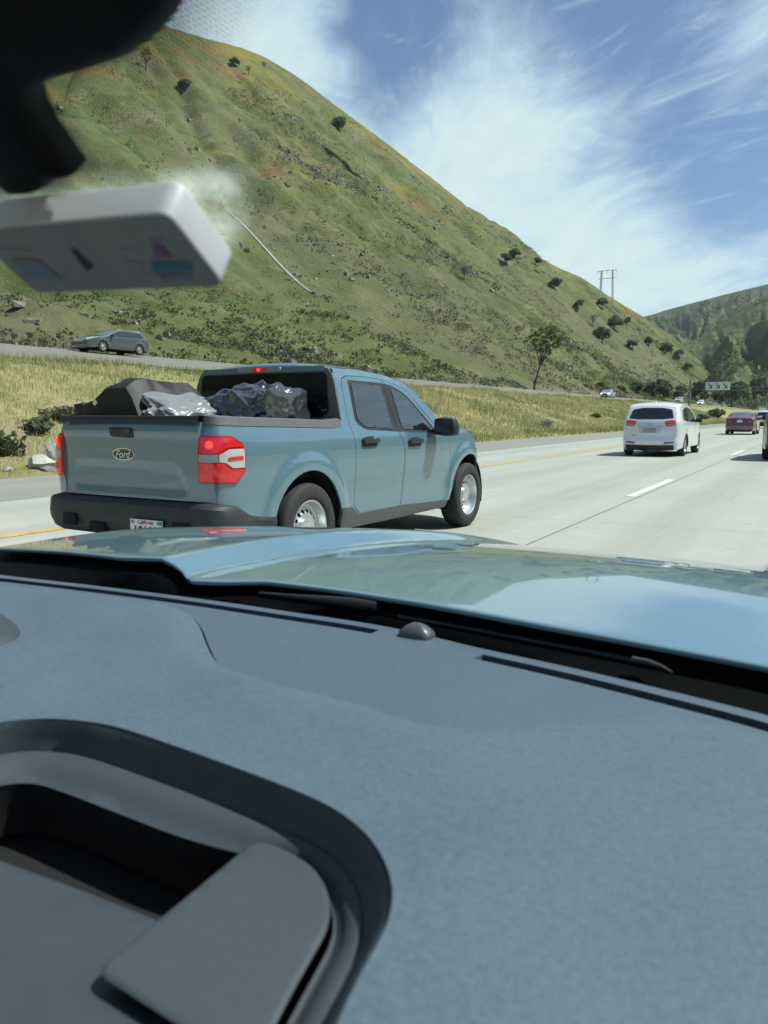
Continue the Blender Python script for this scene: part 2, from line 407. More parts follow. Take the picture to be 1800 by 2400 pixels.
tag(mb.build('lane_line', wht), kind='structure')
mb = MB()
for k in range(-2, 40):
    y0 = 8.3+14.9*k; mb.grid([[(1.73, y, 0.005), (1.87, y, 0.005)] for y in (y0, y0+3.7)])
tag(mb.build('lane_line', wht), kind='structure')
strip('opposite_edge_line', [-42.0, -41.8], [opp_z(-42.0)+0.03, opp_z(-41.8)+0.03], oy, wht)

# ---------------------------------------------------------------- the big hill on the left: base line along the other road, crest from its outline in the photo
def hill_material(name, kind):
    m = bpy.data.materials.new(name); m.use_nodes = True; t = NT(m.node_tree)
    tc = t.n('ShaderNodeTexCoord').outputs['Object']
    at = t.n('ShaderNodeAttribute', attribute_name='rel').outputs['Fac']
    big = t.noise(tc, 0.018, 6, 0.6, 0.4); mid = t.noise(tc, 0.075, 8, 0.65, 0.5); sm = t.noise(tc, 0.45, 8, 0.7); fi = t.noise(tc, 1.9, 6, 0.75)
    g = t.ramp(mid, [(0.34, (0.080, 0.106, 0.036)), (0.5, (0.128, 0.148, 0.058)), (0.64, (0.188, 0.182, 0.092))])
    g = t.mix(t.math('MULTIPLY', t.step(sm, 0.45, 0.68), 0.5), g, (0.060, 0.085, 0.024))
    if kind == 'near':
        # scrub bands: grey-brown brush on the lower and middle slope
        sb = t.math('ADD', t.math('MULTIPLY', big, 0.55), t.math('MULTIPLY', sm, 0.45))
        sb = t.math('SUBTRACT', sb, t.math('MULTIPLY', t.math('ABSOLUTE', t.math('SUBTRACT', at, 0.30)), 0.12))
        g = t.mix(t.math('MULTIPLY', t.step(sb, 0.45, 0.54), 0.50), g, (0.155, 0.138, 0.098))
        g = t.mix(t.math('MULTIPLY', t.step(fi, 0.58, 0.70), t.math('MULTIPLY', t.step(sb, 0.40, 0.52), 0.6)), g, (0.30, 0.26, 0.20))
        g = t.mix(t.math('MULTIPLY', t.step(fi, 0.42, 0.30), 0.45), g, (0.035, 0.042, 0.020))
        # flowers near the crest
        fl = t.math('ADD', t.noise(tc, 0.035, 5, 0.55, 0.3), t.math('MULTIPLY', t.math('SUBTRACT', at, 0.9), 0.35))
        g = t.mix(t.math('MULTIPLY', t.step(fl, 0.49, 0.62), 0.42), g, (0.30, 0.235, 0.035))
        hy = t.n('ShaderNodeSeparateXYZ'); t.l(tc, hy.inputs[0])
        fo = t.math('ADD', t.noise(tc, 0.052, 5, 0.6, 0.3), t.math('MULTIPLY', t.math('SUBTRACT', at, 0.92), 0.30))
        g = t.mix(t.math('MULTIPLY', t.step(fo, 0.48, 0.60), t.math('MULTIPLY', t.step(t.math('MULTIPLY', hy.outputs[1], -1.0), -620.0, -300.0), 0.5)), g, (0.26, 0.135, 0.05))
        # bare earth cut at the foot
        g = t.mix(t.math('MULTIPLY', t.step(t.math('ADD', at, t.math('MULTIPLY', sm, 0.035)), 0.045, 0.020), 0.8), g, (0.22, 0.185, 0.14))
    else:
        w = t.math('ADD', t.math('MULTIPLY', t.noise(tc, 0.009, 6, 0.6, 0.3), 0.55), t.math('MULTIPLY', sm, 0.30))
        w = t.math('ADD', w, t.math('MULTIPLY', t.noise(tc, 0.03, 4, 0.6), 0.15))
        lo, hi = (0.44, 0.49) if kind == 'wood' else (0.49, 0.55)
        g = t.mix(t.math('MULTIPLY', t.step(w, lo, hi), 0.7), g, (0.040, 0.058, 0.034))
        g = t.mix(t.math('MULTIPLY', t.step(fi, 0.60, 0.72), 0.3), g, (0.2, 0.19, 0.11))
    bs = t.n('ShaderNodeBsdfPrincipled', ins={'Base Color': g, 'Roughness': 0.95}); bs.inputs['Specular IOR Level'].default_value = 0.1
    h = t.math('ADD', t.math('MULTIPLY', sm, 1.0), t.math('MULTIPLY', fi, 0.35))
    bp = t.n('ShaderNodeBump', ins={'Strength': 0.8, 'Distance': 1.3, 'Height': h}); t.l(bp.outputs[0], bs.inputs['Normal'])
    o = t.n('ShaderNodeOutputMaterial'); t.l(bs.outputs[0], o.inputs[0]); return m
class Hill:
    """a slope between a base line and a crest line (both in metres), with gullies; pt(u, v) gives its surface, u along, v up (0..1)"""
    def __init__(s, base, crest, nu, seed, gully, concave=1.08, back=40.0, rough=1.0):
        base = np.asarray(base); crest = np.asarray(crest)
        u = np.linspace(0, 1, nu); k = np.linspace(0, 1, len(crest))
        s.B = np.stack([np.interp(u, k, base[:, i]) for i in range(3)], 1); s.C = np.stack([np.interp(u, k, crest[:, i]) for i in range(3)], 1)
        s.nu = nu; s.seed = seed; s.gully = gully; s.cc = concave; s.back = back; s.rough = rough
        ds = np.linalg.norm(np.diff(s.C, axis=0), axis=1); s.arc = np.concatenate([[0], np.cumsum(ds)]); s.calm = None; s.len_ = float(np.linalg.norm(s.C-s.B, axis=1).mean())
    def uv_at(s, px, py):
        """(u, v) of the surface point seen at a photo pixel"""
        d = None; u = np.linspace(0, 1, 400); v = np.linspace(0, 1, 120); U, V = np.meshgrid(u, v, indexing='ij'); P = s.pt(U, V).reshape(-1, 3)
        w = P-EYEP; z = w@FW; k = np.where(z > 5, np.hypot(900+F_PX*(w@RT)/z-px, 1200-F_PX*(w@UP)/z-py), 1e9); c = np.where(k < max(6, k.min()+2))[0]; i = c[np.argmin(z[c])]
        return np.array([u[i//120], v[i % 120]])
    def pt(s, u, v):
        u = np.clip(np.asarray(u, float), 0, 1); v = np.asarray(v, float)
        ui = u*(s.nu-1); i = np.clip(ui.astype(int), 0, s.nu-2); f = (ui-i)[..., None]
        B = s.B[i]*(1-f)+s.B[i+1]*f; C = s.C[i]*(1-f)+s.C[i+1]*f; ar = s.arc[i]*(1-f[..., 0])+s.arc[i+1]*f[..., 0]
        vc = np.clip(v, 0, 1); P = B+(C-B)*vc[..., None]
        P[..., 2] = B[..., 2]+(C[..., 2]-B[..., 2])*vc**s.cc
        env = np.sin(np.pi*np.clip(vc, 0, 1))**0.8
        L = np.linalg.norm(C-B, axis=-1)
        cm = cg = 1.0
        if s.calm is not None:                                        # the slope is graded along the drain
            q = np.stack([u.ravel()*s.arc[-1], v.ravel()*s.len_], 1); dq = dist_poly(q, s.calm, False); cm = smoothstep(dq, 1.5, 7.0).reshape(u.shape); cg = smoothstep(dq, 3.0, 24.0).reshape(u.shape)
        P[..., 2] += env*s.gully*(cg*fbm(ar/46+vc*0.8, vc*0.7+s.seed, s.seed, 4)-0.25) - cg*env*s.gully*0.55*np.clip(1-np.abs(fbm(ar/30+vc*0.5+2*fbm(vc*2.2, ar/90, 17, 2), vc*0.35, s.seed+8, 2))*2.6, 0, 1) + env*s.gully*0.32*fbm(ar/14, vc*L/20, s.seed+1, 4)*s.rough*cm
        P[..., 2] += (0.20+env*0.55)*s.rough*fbm(ar/4, vc*L/4, s.seed+2, 3)*np.clip(vc*12, 0, 1)*cm
        over = np.clip(v-1, 0, 1)
        D = C-B; D[..., 2] = 0; P += D*over[..., None]*1.0; P[..., 2] -= over*s.back+over*over*s.back*2
        return P
    def build(s, name, material, nv=110):
        u = np.linspace(0, 1, s.nu); v = np.concatenate([np.linspace(0, 1, nv), [1.03, 1.1, 1.25, 1.5]])
        U, V = np.meshgrid(u, v, indexing='ij'); P = s.pt(U, V); mb = MB(); mb.grid(P); o = mb.build(name, material, angle=180)
        a = o.data.attributes.new('rel', 'FLOAT', 'POINT'); a.data.foreach_set('value', np.clip(V, 0, 1).ravel().astype(np.float32))
        o['kind'] = 'structure'; return o
# outline of the big hill in the photograph (1800x2400 pixels) with the distance of the crest left of the road
crest_px = [(-900, 120, 215), (-400, 40, 222), (0, 15, 226), (200, 30, 228), (330, 45, 228), (400, 65, 228), (466, 85, 227), (597, 124, 227), (694, 178, 226), (781, 243, 226), (868, 307, 226), (976, 390, 226),
            (1085, 478, 225), (1194, 564, 214), (1302, 624, 195), (1365, 652, 180), (1421, 690, 168), (1470, 720, 152), (1508, 743, 140), (1573, 787, 120), (1625, 833, 104), (1665, 870, 90), (1700, 902, 76), (1728, 932, 62), (1750, 955, 50)]
crest = spline([(-215, -260, 120), (-218, -120, 132), (-216, -20, 140)]+[at_X(px, py, -X) for px, py, X in crest_px], 10)
base = np.array([[-44.5, (c[1]-3)*(0.97 if c[1] > 60 else 1.0)-1.0, 5.3] for c in crest]); base[:, 1] = np.where(crest[:, 1] > 250, crest[:, 1]*0.93, base[:, 1])
HILL = Hill(base, crest, 560, 5, 9.0, 1.07, 30)
_px = resample([(487, 440), (503, 446), (545, 484), (600, 542), (660, 604), (708, 650)], 14, False)
_dr = np.array([HILL.uv_at(x*D2N, y*D2N) for x, y in _px]); _k = np.linspace(0, 1, len(_dr)); _dr = np.stack([np.polyval(np.polyfit(_k, _dr[:, i], 3), _k) for i in range(2)], 1)
HILL.calm = np.array([[q[0]*HILL.arc[-1], q[1]*HILL.len_] for q in _dr])
HILL.build('hillside', hill_material('green_scrub_slope', 'near'), 170)
# farther hills where the valley closes, and the slope right of the road outside the frame (it is mirrored in the bonnet)
def far_hill(name, sky, D, Dbase, zbase, seed, mk, gully):
    c = spline([at_dist(px, py, d) for px, py, d in [(p[0], p[1], (p[2] if len(p) > 2 else D)) for p in sky]], 10); b = []
    for q in c:
        k = Dbase/math.hypot(q[0], q[1]); b.append((q[0]*k, q[1]*k, zbase))
    H = Hill(b, c, 220, seed, gully, 1.0, 120, 0.5); H.build(name, hill_material(name+'_cover', mk), 120); return H
FARH = far_hill('far_hill', [(1200, 800), (1360, 770), (1508, 742), (1560, 727), (1601, 716), (1647, 704), (1700, 690), (1750, 678), (1800, 666), (1900, 640), (2200, 560), (2700, 500)], 1750, 900, 4, 21, 'wood', 40)
SPUR = far_hill('valley_spur', [(1480, 925), (1560, 850), (1600, 812), (1640, 790), (1680, 764), (1725, 732), (1765, 706), (1800, 690), (1900, 640), (2100, 560), (2500, 430), (2900, 300)], 900, 430, 2, 33, 'far', 22)
c = [(75+20*math.sin(y/90), y, 12+55*smoothstep(y, -200, 60)) for y in np.linspace(-120, 700, 40)]
c = [(p[0]+110, p[1], p[2]+25*fbm(p[1]/120, 0.5, 9)+10) for p in c]
RHILL = Hill([(34, p[1], 0.6) for p in c], c, 200, 44, 9.0, 1.0, 40); RHILL.build('right_hillside', hill_material('right_slope_cover', 'near'), 80)

# ---------------------------------------------------------------- plants
def leaf_material(name, c1, c2, c3=None, spec=0.2, trans=0.25):
    m = bpy.data.materials.new(name); m.use_nodes = True; t = NT(m.node_tree)
    g = t.n('ShaderNodeNewGeometry'); stops = [(0.0, c1), (0.6, c2), (1.0, c3 or c2)]
    col = t.ramp(g.outputs['Random Per Island'], stops)
    pn = t.noise(g.outputs['Position'], 0.28, 5, 0.6)
    col = t.mix(1.0, col, t.ramp(pn, [(0.34, (0.62, 0.72, 0.60)), (0.52, (1.0, 1.0, 1.0)), (0.68, (1.28, 1.18, 1.15))]), 'MULTIPLY')
    bs = t.n('ShaderNodeBsdfPrincipled', ins={'Base Color': col, 'Roughness': 0.8}); bs.inputs['Specular IOR Level'].default_value = spec
    tr = t.n('ShaderNodeBsdfTranslucent'); t.l(col, tr.inputs[0]); mx = t.n('ShaderNodeMixShader'); mx.inputs[0].default_value = trans
    t.l(bs.outputs[0], mx.inputs[1]); t.l(tr.outputs[0], mx.inputs[2])
    o = t.n('ShaderNodeOutputMaterial'); t.l(mx.outputs[0], o.inputs[0]); return m
def quads_mesh(name, C, S, material, parent=None, aspect=0.7, upbias=0.0):
    """one leaf-clump quad per centre, random orientation"""
    n = len(C); a = RNG.normal(size=(n, 3)); a /= np.linalg.norm(a, axis=1)[:, None]
    b = RNG.normal(size=(n, 3)); b[:, 2] += upbias; b -= a*(a*b).sum(1)[:, None]; b /= np.linalg.norm(b, axis=1)[:, None]
    S = np.broadcast_to(S, (n,))[:, None]; a = a*S*0.5; b = b*S*0.5*aspect
    j = 1+0.35*RNG.uniform(-1, 1, (n, 4, 1))
    V = np.stack([C-a-b, C+a-b*0.6, C+a*0.8+b, C-a*0.7+b*1.1], 1); V = C[:, None]+(V-C[:, None])*j
    me = bpy.data.meshes.new(name); me.vertices.add(n*4); me.vertices.foreach_set('co', V.reshape(-1).astype(np.float32))
    me.loops.add(n*4); me.loops.foreach_set('vertex_index', np.arange(n*4, dtype=np.int32)); me.polygons.add(n)
    me.polygons.foreach_set('loop_start', np.arange(0, n*4, 4, dtype=np.int32)); me.update(calc_edges=True); me.materials.append(material)
    o = bpy.data.objects.new(name, me); COL.objects.link(o)
    if parent is not None: o.parent = parent
    return o
def blob_pts(n, c, r, shell=0.55):
    v = RNG.normal(size=(n, 3)); v /= np.linalg.norm(v, axis=1)[:, None]; rr = (shell+(1-shell)*RNG.random((n, 1)))
    return np.asarray(c)+v*rr*np.asarray(r)
M['oak_leaf'] = leaf_material('oak_leaf', (0.066, 0.092, 0.052), (0.125, 0.158, 0.086), (0.18, 0.208, 0.118), trans=0.4)
M['pale_leaf'] = leaf_material('pale_leaf', (0.068, 0.100, 0.032), (0.110, 0.150, 0.050), (0.155, 0.185, 0.075))
M['bare_leaf'] = leaf_material('bare_leaf', (0.070, 0.072, 0.048), (0.12, 0.118, 0.075), (0.17, 0.158, 0.112))
M['sage_leaf'] = leaf_material('sage_leaf', (0.105, 0.105, 0.074), (0.185, 0.172, 0.122), (0.28, 0.255, 0.19))
M['green_scrub'] = leaf_material('green_scrub', (0.066, 0.096, 0.034), (0.12, 0.155, 0.056), (0.175, 0.20, 0.085))
M['bark'] = mat('bark', (0.075, 0.062, 0.050), 0.9, var=0.35, vscale=12)
def tree_proto(height, spread, nlobes, nleaf, leaf, bark, lsize, lean=0.0, low=0.25, name='hill_tree', label='', cat='tree', group=None, open_=0.5, thin=1.0):
    root = thing(name, label, cat, group=group)
    mb = MB(); top = Vector((lean*height, 0, height*0.55)); fork = Vector((lean*height*low, 0, height*low*0.9))
    mb.tube([(0, 0, -0.4), (lean*height*0.1, 0, height*0.12), fork], [height*0.035*thin, height*0.028*thin, height*0.022*thin], 7)
    pts = []; per = nleaf//nlobes
    for i in range(nlobes):
        a = 2*math.pi*i/nlobes+random.uniform(-.4, .4); rr = spread*(0.55 if i else 0.0)*random.uniform(0.6, 1.1)
        c = Vector((lean*height*0.8+math.cos(a)*rr, math.sin(a)*rr, height*random.uniform(low+0.22, 0.84))) if i else Vector((lean*height*0.9, 0, height*0.76))
        mb.tube([fork, fork.lerp(c, 0.5)+Vector((0, 0, height*0.03)), c], [height*0.016*thin, height*0.010*thin, height*0.003], 5)
        r = spread*random.uniform(0.36, 0.55)
        pts.append(blob_pts(per, c, (r, r, r*0.72), open_))
        for k in range(2):
            q = c+Vector((random.uniform(-1, 1)*r, random.uniform(-1, 1)*r, random.uniform(-.2, .8)*r)); mb.tube([c, q], [height*0.005, height*0.002], 4)
    mb.build('trunk', bark, root); C = np.concatenate(pts)
    quads_mesh('crown', C, lsize*RNG.uniform(0.6, 1.3, len(C)), leaf, root)
    return root

def scrub(name, hill, n, size, material, wfun, per, seed, vmax=0.98, ymax=1e9, D0=60.0, umin=0.0, umax=1.0, leaf=0.36):
    r = np.random.default_rng(seed); C = []; S = []
    got = 0
    while got < n:
        u = r.uniform(umin, umax, 4000); v = r.uniform(0.0, vmax, 4000); P = hill.pt(u, v)
        keep = r.random(4000) < wfun(u, v, P); P = P[keep]
        w = r.random(len(P)) < np.clip(D0/np.hypot(P[:, 0], P[:, 1]), 0.05, 1)**0.5; P = P[w][:n-got]; got += len(P)
        for p in P:
            k = size*r.uniform(0.5, 1.5); d = math.hypot(p[0], p[1])
            m = int(per*(1.0 if d < 130 else 0.6))
            q = blob_pts(m, p+np.array([0, 0, k*0.25]), (k, k, k*0.62), 0.6); C.append(q); S.append(np.full(m, k*leaf))
    C = np.concatenate(C); S = np.concatenate(S); return tag(quads_mesh(name, C, S*RNG.uniform(0.5, 1.2, len(S)), material), kind='stuff')
def sage_w(u, v, P):
    b = fbm(P[:, 1]/30, P[:, 2]/16, 61, 4); return np.clip(0.02+2.4*(b-0.05), 0.01, 1)*(v < 0.85)*np.clip(1.25-v*0.9, 0.1, 1)
def green_w(u, v, P):
    b = fbm(P[:, 1]/22, P[:, 2]/14, 77, 4); return np.clip(0.10+1.4*(b-0.1), 0.02, 1)*np.clip(1.3-v*1.2, 0.12, 1)
def foot_w(u, v, P): return (v < 0.16)*np.clip(0.4+fbm(P[:, 1]/9, P[:, 2]/5, 13, 3), 0, 1)
if HILL is not None:
    scrub('sage_scrub', HILL, 9500, 0.85, M['sage_leaf'], sage_w, 24, 101)
    scrub('green_scrub', HILL, 5000, 0.66, M['green_scrub'], green_w, 24, 102)
    scrub('foot_scrub', HILL, 2200, 0.8, M['green_scrub'], foot_w, 30, 103)
    scrub('foot_brush', HILL, 3200, 0.70, M['sage_leaf'], foot_w, 30, 104)
    def wood_w(u, v, P): return np.clip((fbm(P[:, 0]/120, P[:, 1]/150, 88, 4)+0.18)*2.2, 0, 1)
    scrub('far_woods', FARH, 900, 7.0, M['oak_leaf'], wood_w, 20, 105, leaf=0.5, vmax=0.93, D0=3000, umax=0.72)
    def spur_w(u, v, P): return np.clip((fbm(P[:, 0]/60, P[:, 1]/80, 89, 4)-0.02)*2.2, 0.03, 1)
    scrub('spur_woods', SPUR, 800, 3.6, M['oak_leaf'], spur_w, 22, 106, leaf=0.42, vmax=0.97, D0=3000, umax=0.66)
def scree(name, n, seed, material):
    r = np.random.default_rng(seed); V = []; F_ = []; c8 = np.array([(x, y, z) for x in (-1, 1) for y in (-1, 1) for z in (-1, 1)], float); f8 = [(0, 1, 3, 2), (4, 6, 7, 5), (0, 4, 5, 1), (2, 3, 7, 6), (0, 2, 6, 4), (1, 5, 7, 3)]
    got = 0
    while got < n:
        u = r.uniform(0, 0.8, 3000); v = r.uniform(0.02, 0.75, 3000); P = HILL.pt(u, v); b = fbm(P[:, 1]/18, P[:, 2]/10, 211, 4)
        P = P[(r.random(3000) < np.clip((b-0.22)*3, 0, 1))]
        for p in P[:n-got]:
            s_ = 0.18+0.55*r.random()**3; a = r.uniform(0, 6.3); q = c8*(1+r.uniform(-.45, .45, (8, 3)))*s_*np.array([1, .8, .6]); q = np.stack([q[:, 0]*np.cos(a)-q[:, 1]*np.sin(a), q[:, 0]*np.sin(a)+q[:, 1]*np.cos(a), q[:, 2]], 1)
            k = len(V); V += [tuple(x) for x in q+p]; F_ += [tuple(i+k for i in f) for f in f8]
        got += len(P)
    return tag(link_mesh(name, V, F_, material, smooth=False), kind='stuff')
scree('scree', 3200, 7, mat('slope_rock', (0.24, 0.215, 0.18), 0.9, var=0.35, vscale=0.9))
# ---- grass of the median, blade by blade
def blades(name, n, xr, yr, hgt, wid, material, seed, dens=None):
    r = np.random.default_rng(seed); X = r.uniform(*xr, n); Y = yr[0]+(yr[1]-yr[0])*r.random(n)**1.7
    if dens is not None:
        k = r.random(n) < dens(X, Y); X, Y = X[k], Y[k]
    n = len(X); Z = ground_z(X, Y)-0.03; d = np.hypot(X, Y); sc = np.clip(d/28, 0.8, 3.2)
    clump = 0.6+0.8*np.clip(fbm(X/1.6, Y/1.6, 31, 3)+0.5, 0, 1.3)
    h = hgt*r.uniform(0.5, 1.3, n)*clump*np.clip(sc, 0.8, 1.5); w = wid*sc*r.uniform(0.7, 1.3, n); a = r.uniform(0, 2*np.pi, n)
    lean = h[:, None]*np.stack([r.normal(0.08, 0.22, n), r.normal(-0.10, 0.22, n)], 1)
    V = np.zeros((n, 3, 3)); V[:, 0] = np.stack([X-np.cos(a)*w, Y-np.sin(a)*w, Z], 1); V[:, 1] = np.stack([X+np.cos(a)*w, Y+np.sin(a)*w, Z], 1)
    V[:, 2] = np.stack([X+lean[:, 0], Y+lean[:, 1], Z+h], 1)
    me = bpy.data.meshes.new(name); me.vertices.add(n*3); me.vertices.foreach_set('co', V.reshape(-1).astype(np.float32))
    me.loops.add(n*3); me.loops.foreach_set('vertex_index', np.arange(n*3, dtype=np.int32)); me.polygons.add(n)
    me.polygons.foreach_set('loop_start', np.arange(0, n*3, 3, dtype=np.int32)); me.update(calc_edges=True); me.materials.append(material)
    o = bpy.data.objects.new(name, me); COL.objects.link(o); return tag(o, kind='stuff')
M['straw'] = leaf_material('straw', (0.34, 0.335, 0.16), (0.47, 0.45, 0.24), (0.57, 0.53, 0.33), trans=0.45)
M['grass_blade'] = leaf_material('grass_blade', (0.17, 0.215, 0.062), (0.26, 0.30, 0.10), (0.36, 0.375, 0.155), trans=0.45)
green_d = lambda X, Y: np.clip(0.25+0.9*fbm(X/5, Y/7, 51, 4)+np.where(X > -16.2, 0.9, 0), 0.03, 1)
straw_d = lambda X, Y: np.clip(0.75-0.9*fbm(X/5, Y/7, 51, 4), 0.1, 1)*np.where(X > -15.6, 0.25, 1)
blades('straw_grass', 120000, (-29.8, -14.9), (5, 170), 0.21, 0.013, M['straw'], 1, straw_d)
blades('green_grass', 95000, (-29.5, -14.5), (5, 170), 0.17, 0.014, M['grass_blade'], 2, green_d)

# ---- bushes, rubble and trees one by one
def bush(name, label, p, r, material, n=420, flat=0.7, cat='bush', group=None, lsize=0.16):
    root = thing(name, label, cat, p, 0, group); mb = MB()
    for k in range(7):
        a = k*0.9; mb.tube([(0, 0, -0.15), (math.cos(a)*r*0.3, math.sin(a)*r*0.3, r*0.4), (math.cos(a)*r*0.7, math.sin(a)*r*0.7, r*flat*0.85)], [0.03*r+0.006, 0.02*r, 0.006], 5)
    mb.build('stem', M['bark'], root)
    C = np.concatenate([blob_pts(n//5, (random.uniform(-.5, .5)*r, random.uniform(-.5, .5)*r, r*flat*random.uniform(0.35, 0.65)), (r*0.6, r*0.6, r*flat*0.5), 0.45) for _ in range(5)])
    quads_mesh('foliage', C, lsize*RNG.uniform(0.6, 1.4, len(C)), material, root); return root
def on_bank(px, py, X):
    p = at_X(px, py, X); return (X, p[1], float(ground_z(X, p[1])))
BG = 'bushes on the grassy median'
bush('bush', 'dark grey-green bush at the left edge behind the pickup tailgate', on_bank(12, 1010, -16.6), 0.62, M['oak_leaf'], 300, 0.9, group=BG)
bush('bush', 'dark low bush on the dry grass slope behind the pickup bed', on_bank(95, 968, -18.6), 0.5, M['oak_leaf'], 240, 0.8, group=BG)
bush('bush', 'grey dry brush patch higher on the median beside the dark low bush', on_bank(150, 930, -20.2), 0.8, M['sage_leaf'], 380, 0.45, group=BG)
bush('bush', 'small dark bush on the median left of the white hatchback', on_bank(1398, 978, -19.5), 0.55, M['green_scrub'], 220, 0.8, group=BG, lsize=0.2)
bush('bush', 'green bush on the median between white hatchback and red sedan', on_bank(1672, 965, -19.0), 2.3, M['pale_leaf'], 420, 0.6, group=BG, lsize=0.5)
bush('bush', 'grey brush on the median right of the hatchback mirror', on_bank(1650, 975, -18.0), 1.3, M['sage_leaf'], 260, 0.6, group=BG, lsize=0.35)
bush('bush', 'pale dry weed clump ahead of the pickup bonnet on the median', on_bank(1282, 1000, -17.0), 0.62, leaf_material('dead_weed', (0.20, 0.17, 0.14), (0.34, 0.31, 0.28), (0.5, 0.47, 0.43)), 260, 1.0, group=BG, lsize=0.10)
def rock(name, label, p, size, seed, col, cat='rock', group=None):
    bm = bmesh.new(); bmesh.ops.create_icosphere(bm, subdivisions=3, radius=1.0); r = random.Random(seed)
    cuts = [(Vector((r.uniform(-1, 1), r.uniform(-1, 1), r.uniform(-.4, 1))).normalized(), r.uniform(0.55, 0.85)) for _ in range(9)]
    for v in bm.verts:
        for n_, d_ in cuts:
            e = v.co.dot(n_)-d_
            if e > 0: v.co -= n_*e
        v.co = Vector((v.co.x*size[0], v.co.y*size[1], v.co.z*size[2]))+Vector((r.uniform(-1, 1),)*3)*0.01
    bm.verts.index_update(); o = link_mesh(name, [v.co[:] for v in bm.verts], [[v.index for v in f.verts] for f in bm.faces], col, angle=25); bm.free()
    o.location = p; o.rotation_euler = (0, 0, r.uniform(0, 6)); return tag(o, label, cat, group)
white_rock = mat('pale_rubble', (0.42, 0.41, 0.37), 0.9, var=0.2, vscale=4, bump=0.4, bscale=9); grey_rock = mat('grey_rubble', (0.20, 0.19, 0.17), 0.9, var=0.3, vscale=4, bump=0.4, bscale=9)
RG = 'rubble beside the shoulder'
def on_edge(px, py, X, up=0.0): p = at_X(px, py, X); return (X, p[1], float(ground_z(X, p[1]))+up)
rock('rubble_block', 'largest white rubble block behind the left tail lamp of the blue pickup', on_edge(98, 1068, -15.4, 0.12), (0.36, 0.32, 0.20), 3, white_rock, group=RG)
rock('rubble_block', 'upright pale rubble slab standing behind the largest white block', on_edge(117, 1012, -15.9, 0.26), (0.15, 0.17, 0.26), 8, mat('bluish_rubble', (0.40, 0.42, 0.41), 0.9, var=0.2, vscale=4), group=RG)
rock('rubble_block', 'flat dark grey stone in front of the white rubble block', on_edge(118, 1090, -15.0, 0.03), (0.26, 0.22, 0.11), 12, grey_rock, group=RG)
rock('rubble_block', 'small pale stone in the grass left of the white rubble', on_edge(20, 1085, -15.2, 0.05), (0.12, 0.11, 0.07), 15, white_rock, group=RG)

def hill_at(px, py):
    """where the sight line of a photo pixel meets the big hill"""
    d = ray(px, py); lo = 40.0
    u = np.linspace(0, 1, 400); v = np.linspace(0, 1, 120); 
    if not hasattr(hill_at, 'P'): U, V = np.meshgrid(u, v, indexing='ij'); hill_at.P = HILL.pt(U, V).reshape(-1, 3)
    w = hill_at.P-EYEP; z = w@FW; x = 900+F_PX*(w@RT)/z; y = 1200-F_PX*(w@UP)/z
    k = np.where(z > 5, np.hypot(x-px, y-py), 1e9); c = np.where(k < max(6, k.min()+2))[0]; i = c[np.argmin(z[c])]
    q = np.array([u[i//120], v[i % 120]]); best = (1e9, HILL.pt(q[0:1], q[1:2])[0])
    def err(q):
        w = HILL.pt(q[0:1], q[1:2])[0]-EYEP; z = w@FW; return np.array([900+F_PX*(w@RT)/z-px, 1200-F_PX*(w@UP)/z-py]), w+EYEP
    for _ in range(12):                                             # refine to the very pixel
        e, P0 = err(q); n = np.hypot(*e)
        if n < best[0]: best = (n, P0)
        J = np.stack([(err(q+np.array([1e-4, 0]))[0]-e)/1e-4, (err(q+np.array([0, 1e-4]))[0]-e)/1e-4], 1)
        try: q = np.clip(q-0.7*np.linalg.solve(J, e), 0, 1)
        except Exception: break
    return best[1]
TG = 'dark oaks on the hillside'; CG = 'brushy trees at the foot of the hill'
oakA = tree_proto(5.2, 3.6, 8, 620, M['oak_leaf'], M['bark'], 0.85, 0.0, 0.10, name='oak_tree', label='x', group=TG)
oakB = tree_proto(5.0, 3.0, 6, 480, M['oak_leaf'], M['bark'], 0.8, 0.08, 0.18, name='oak_tree', label='x', group=TG)
bareA = tree_proto(6.0, 2.6, 7, 150, M['bare_leaf'], M['bark'], 0.42, 0.05, 0.30, name='oak_tree', label='x', group=TG, open_=0.3)
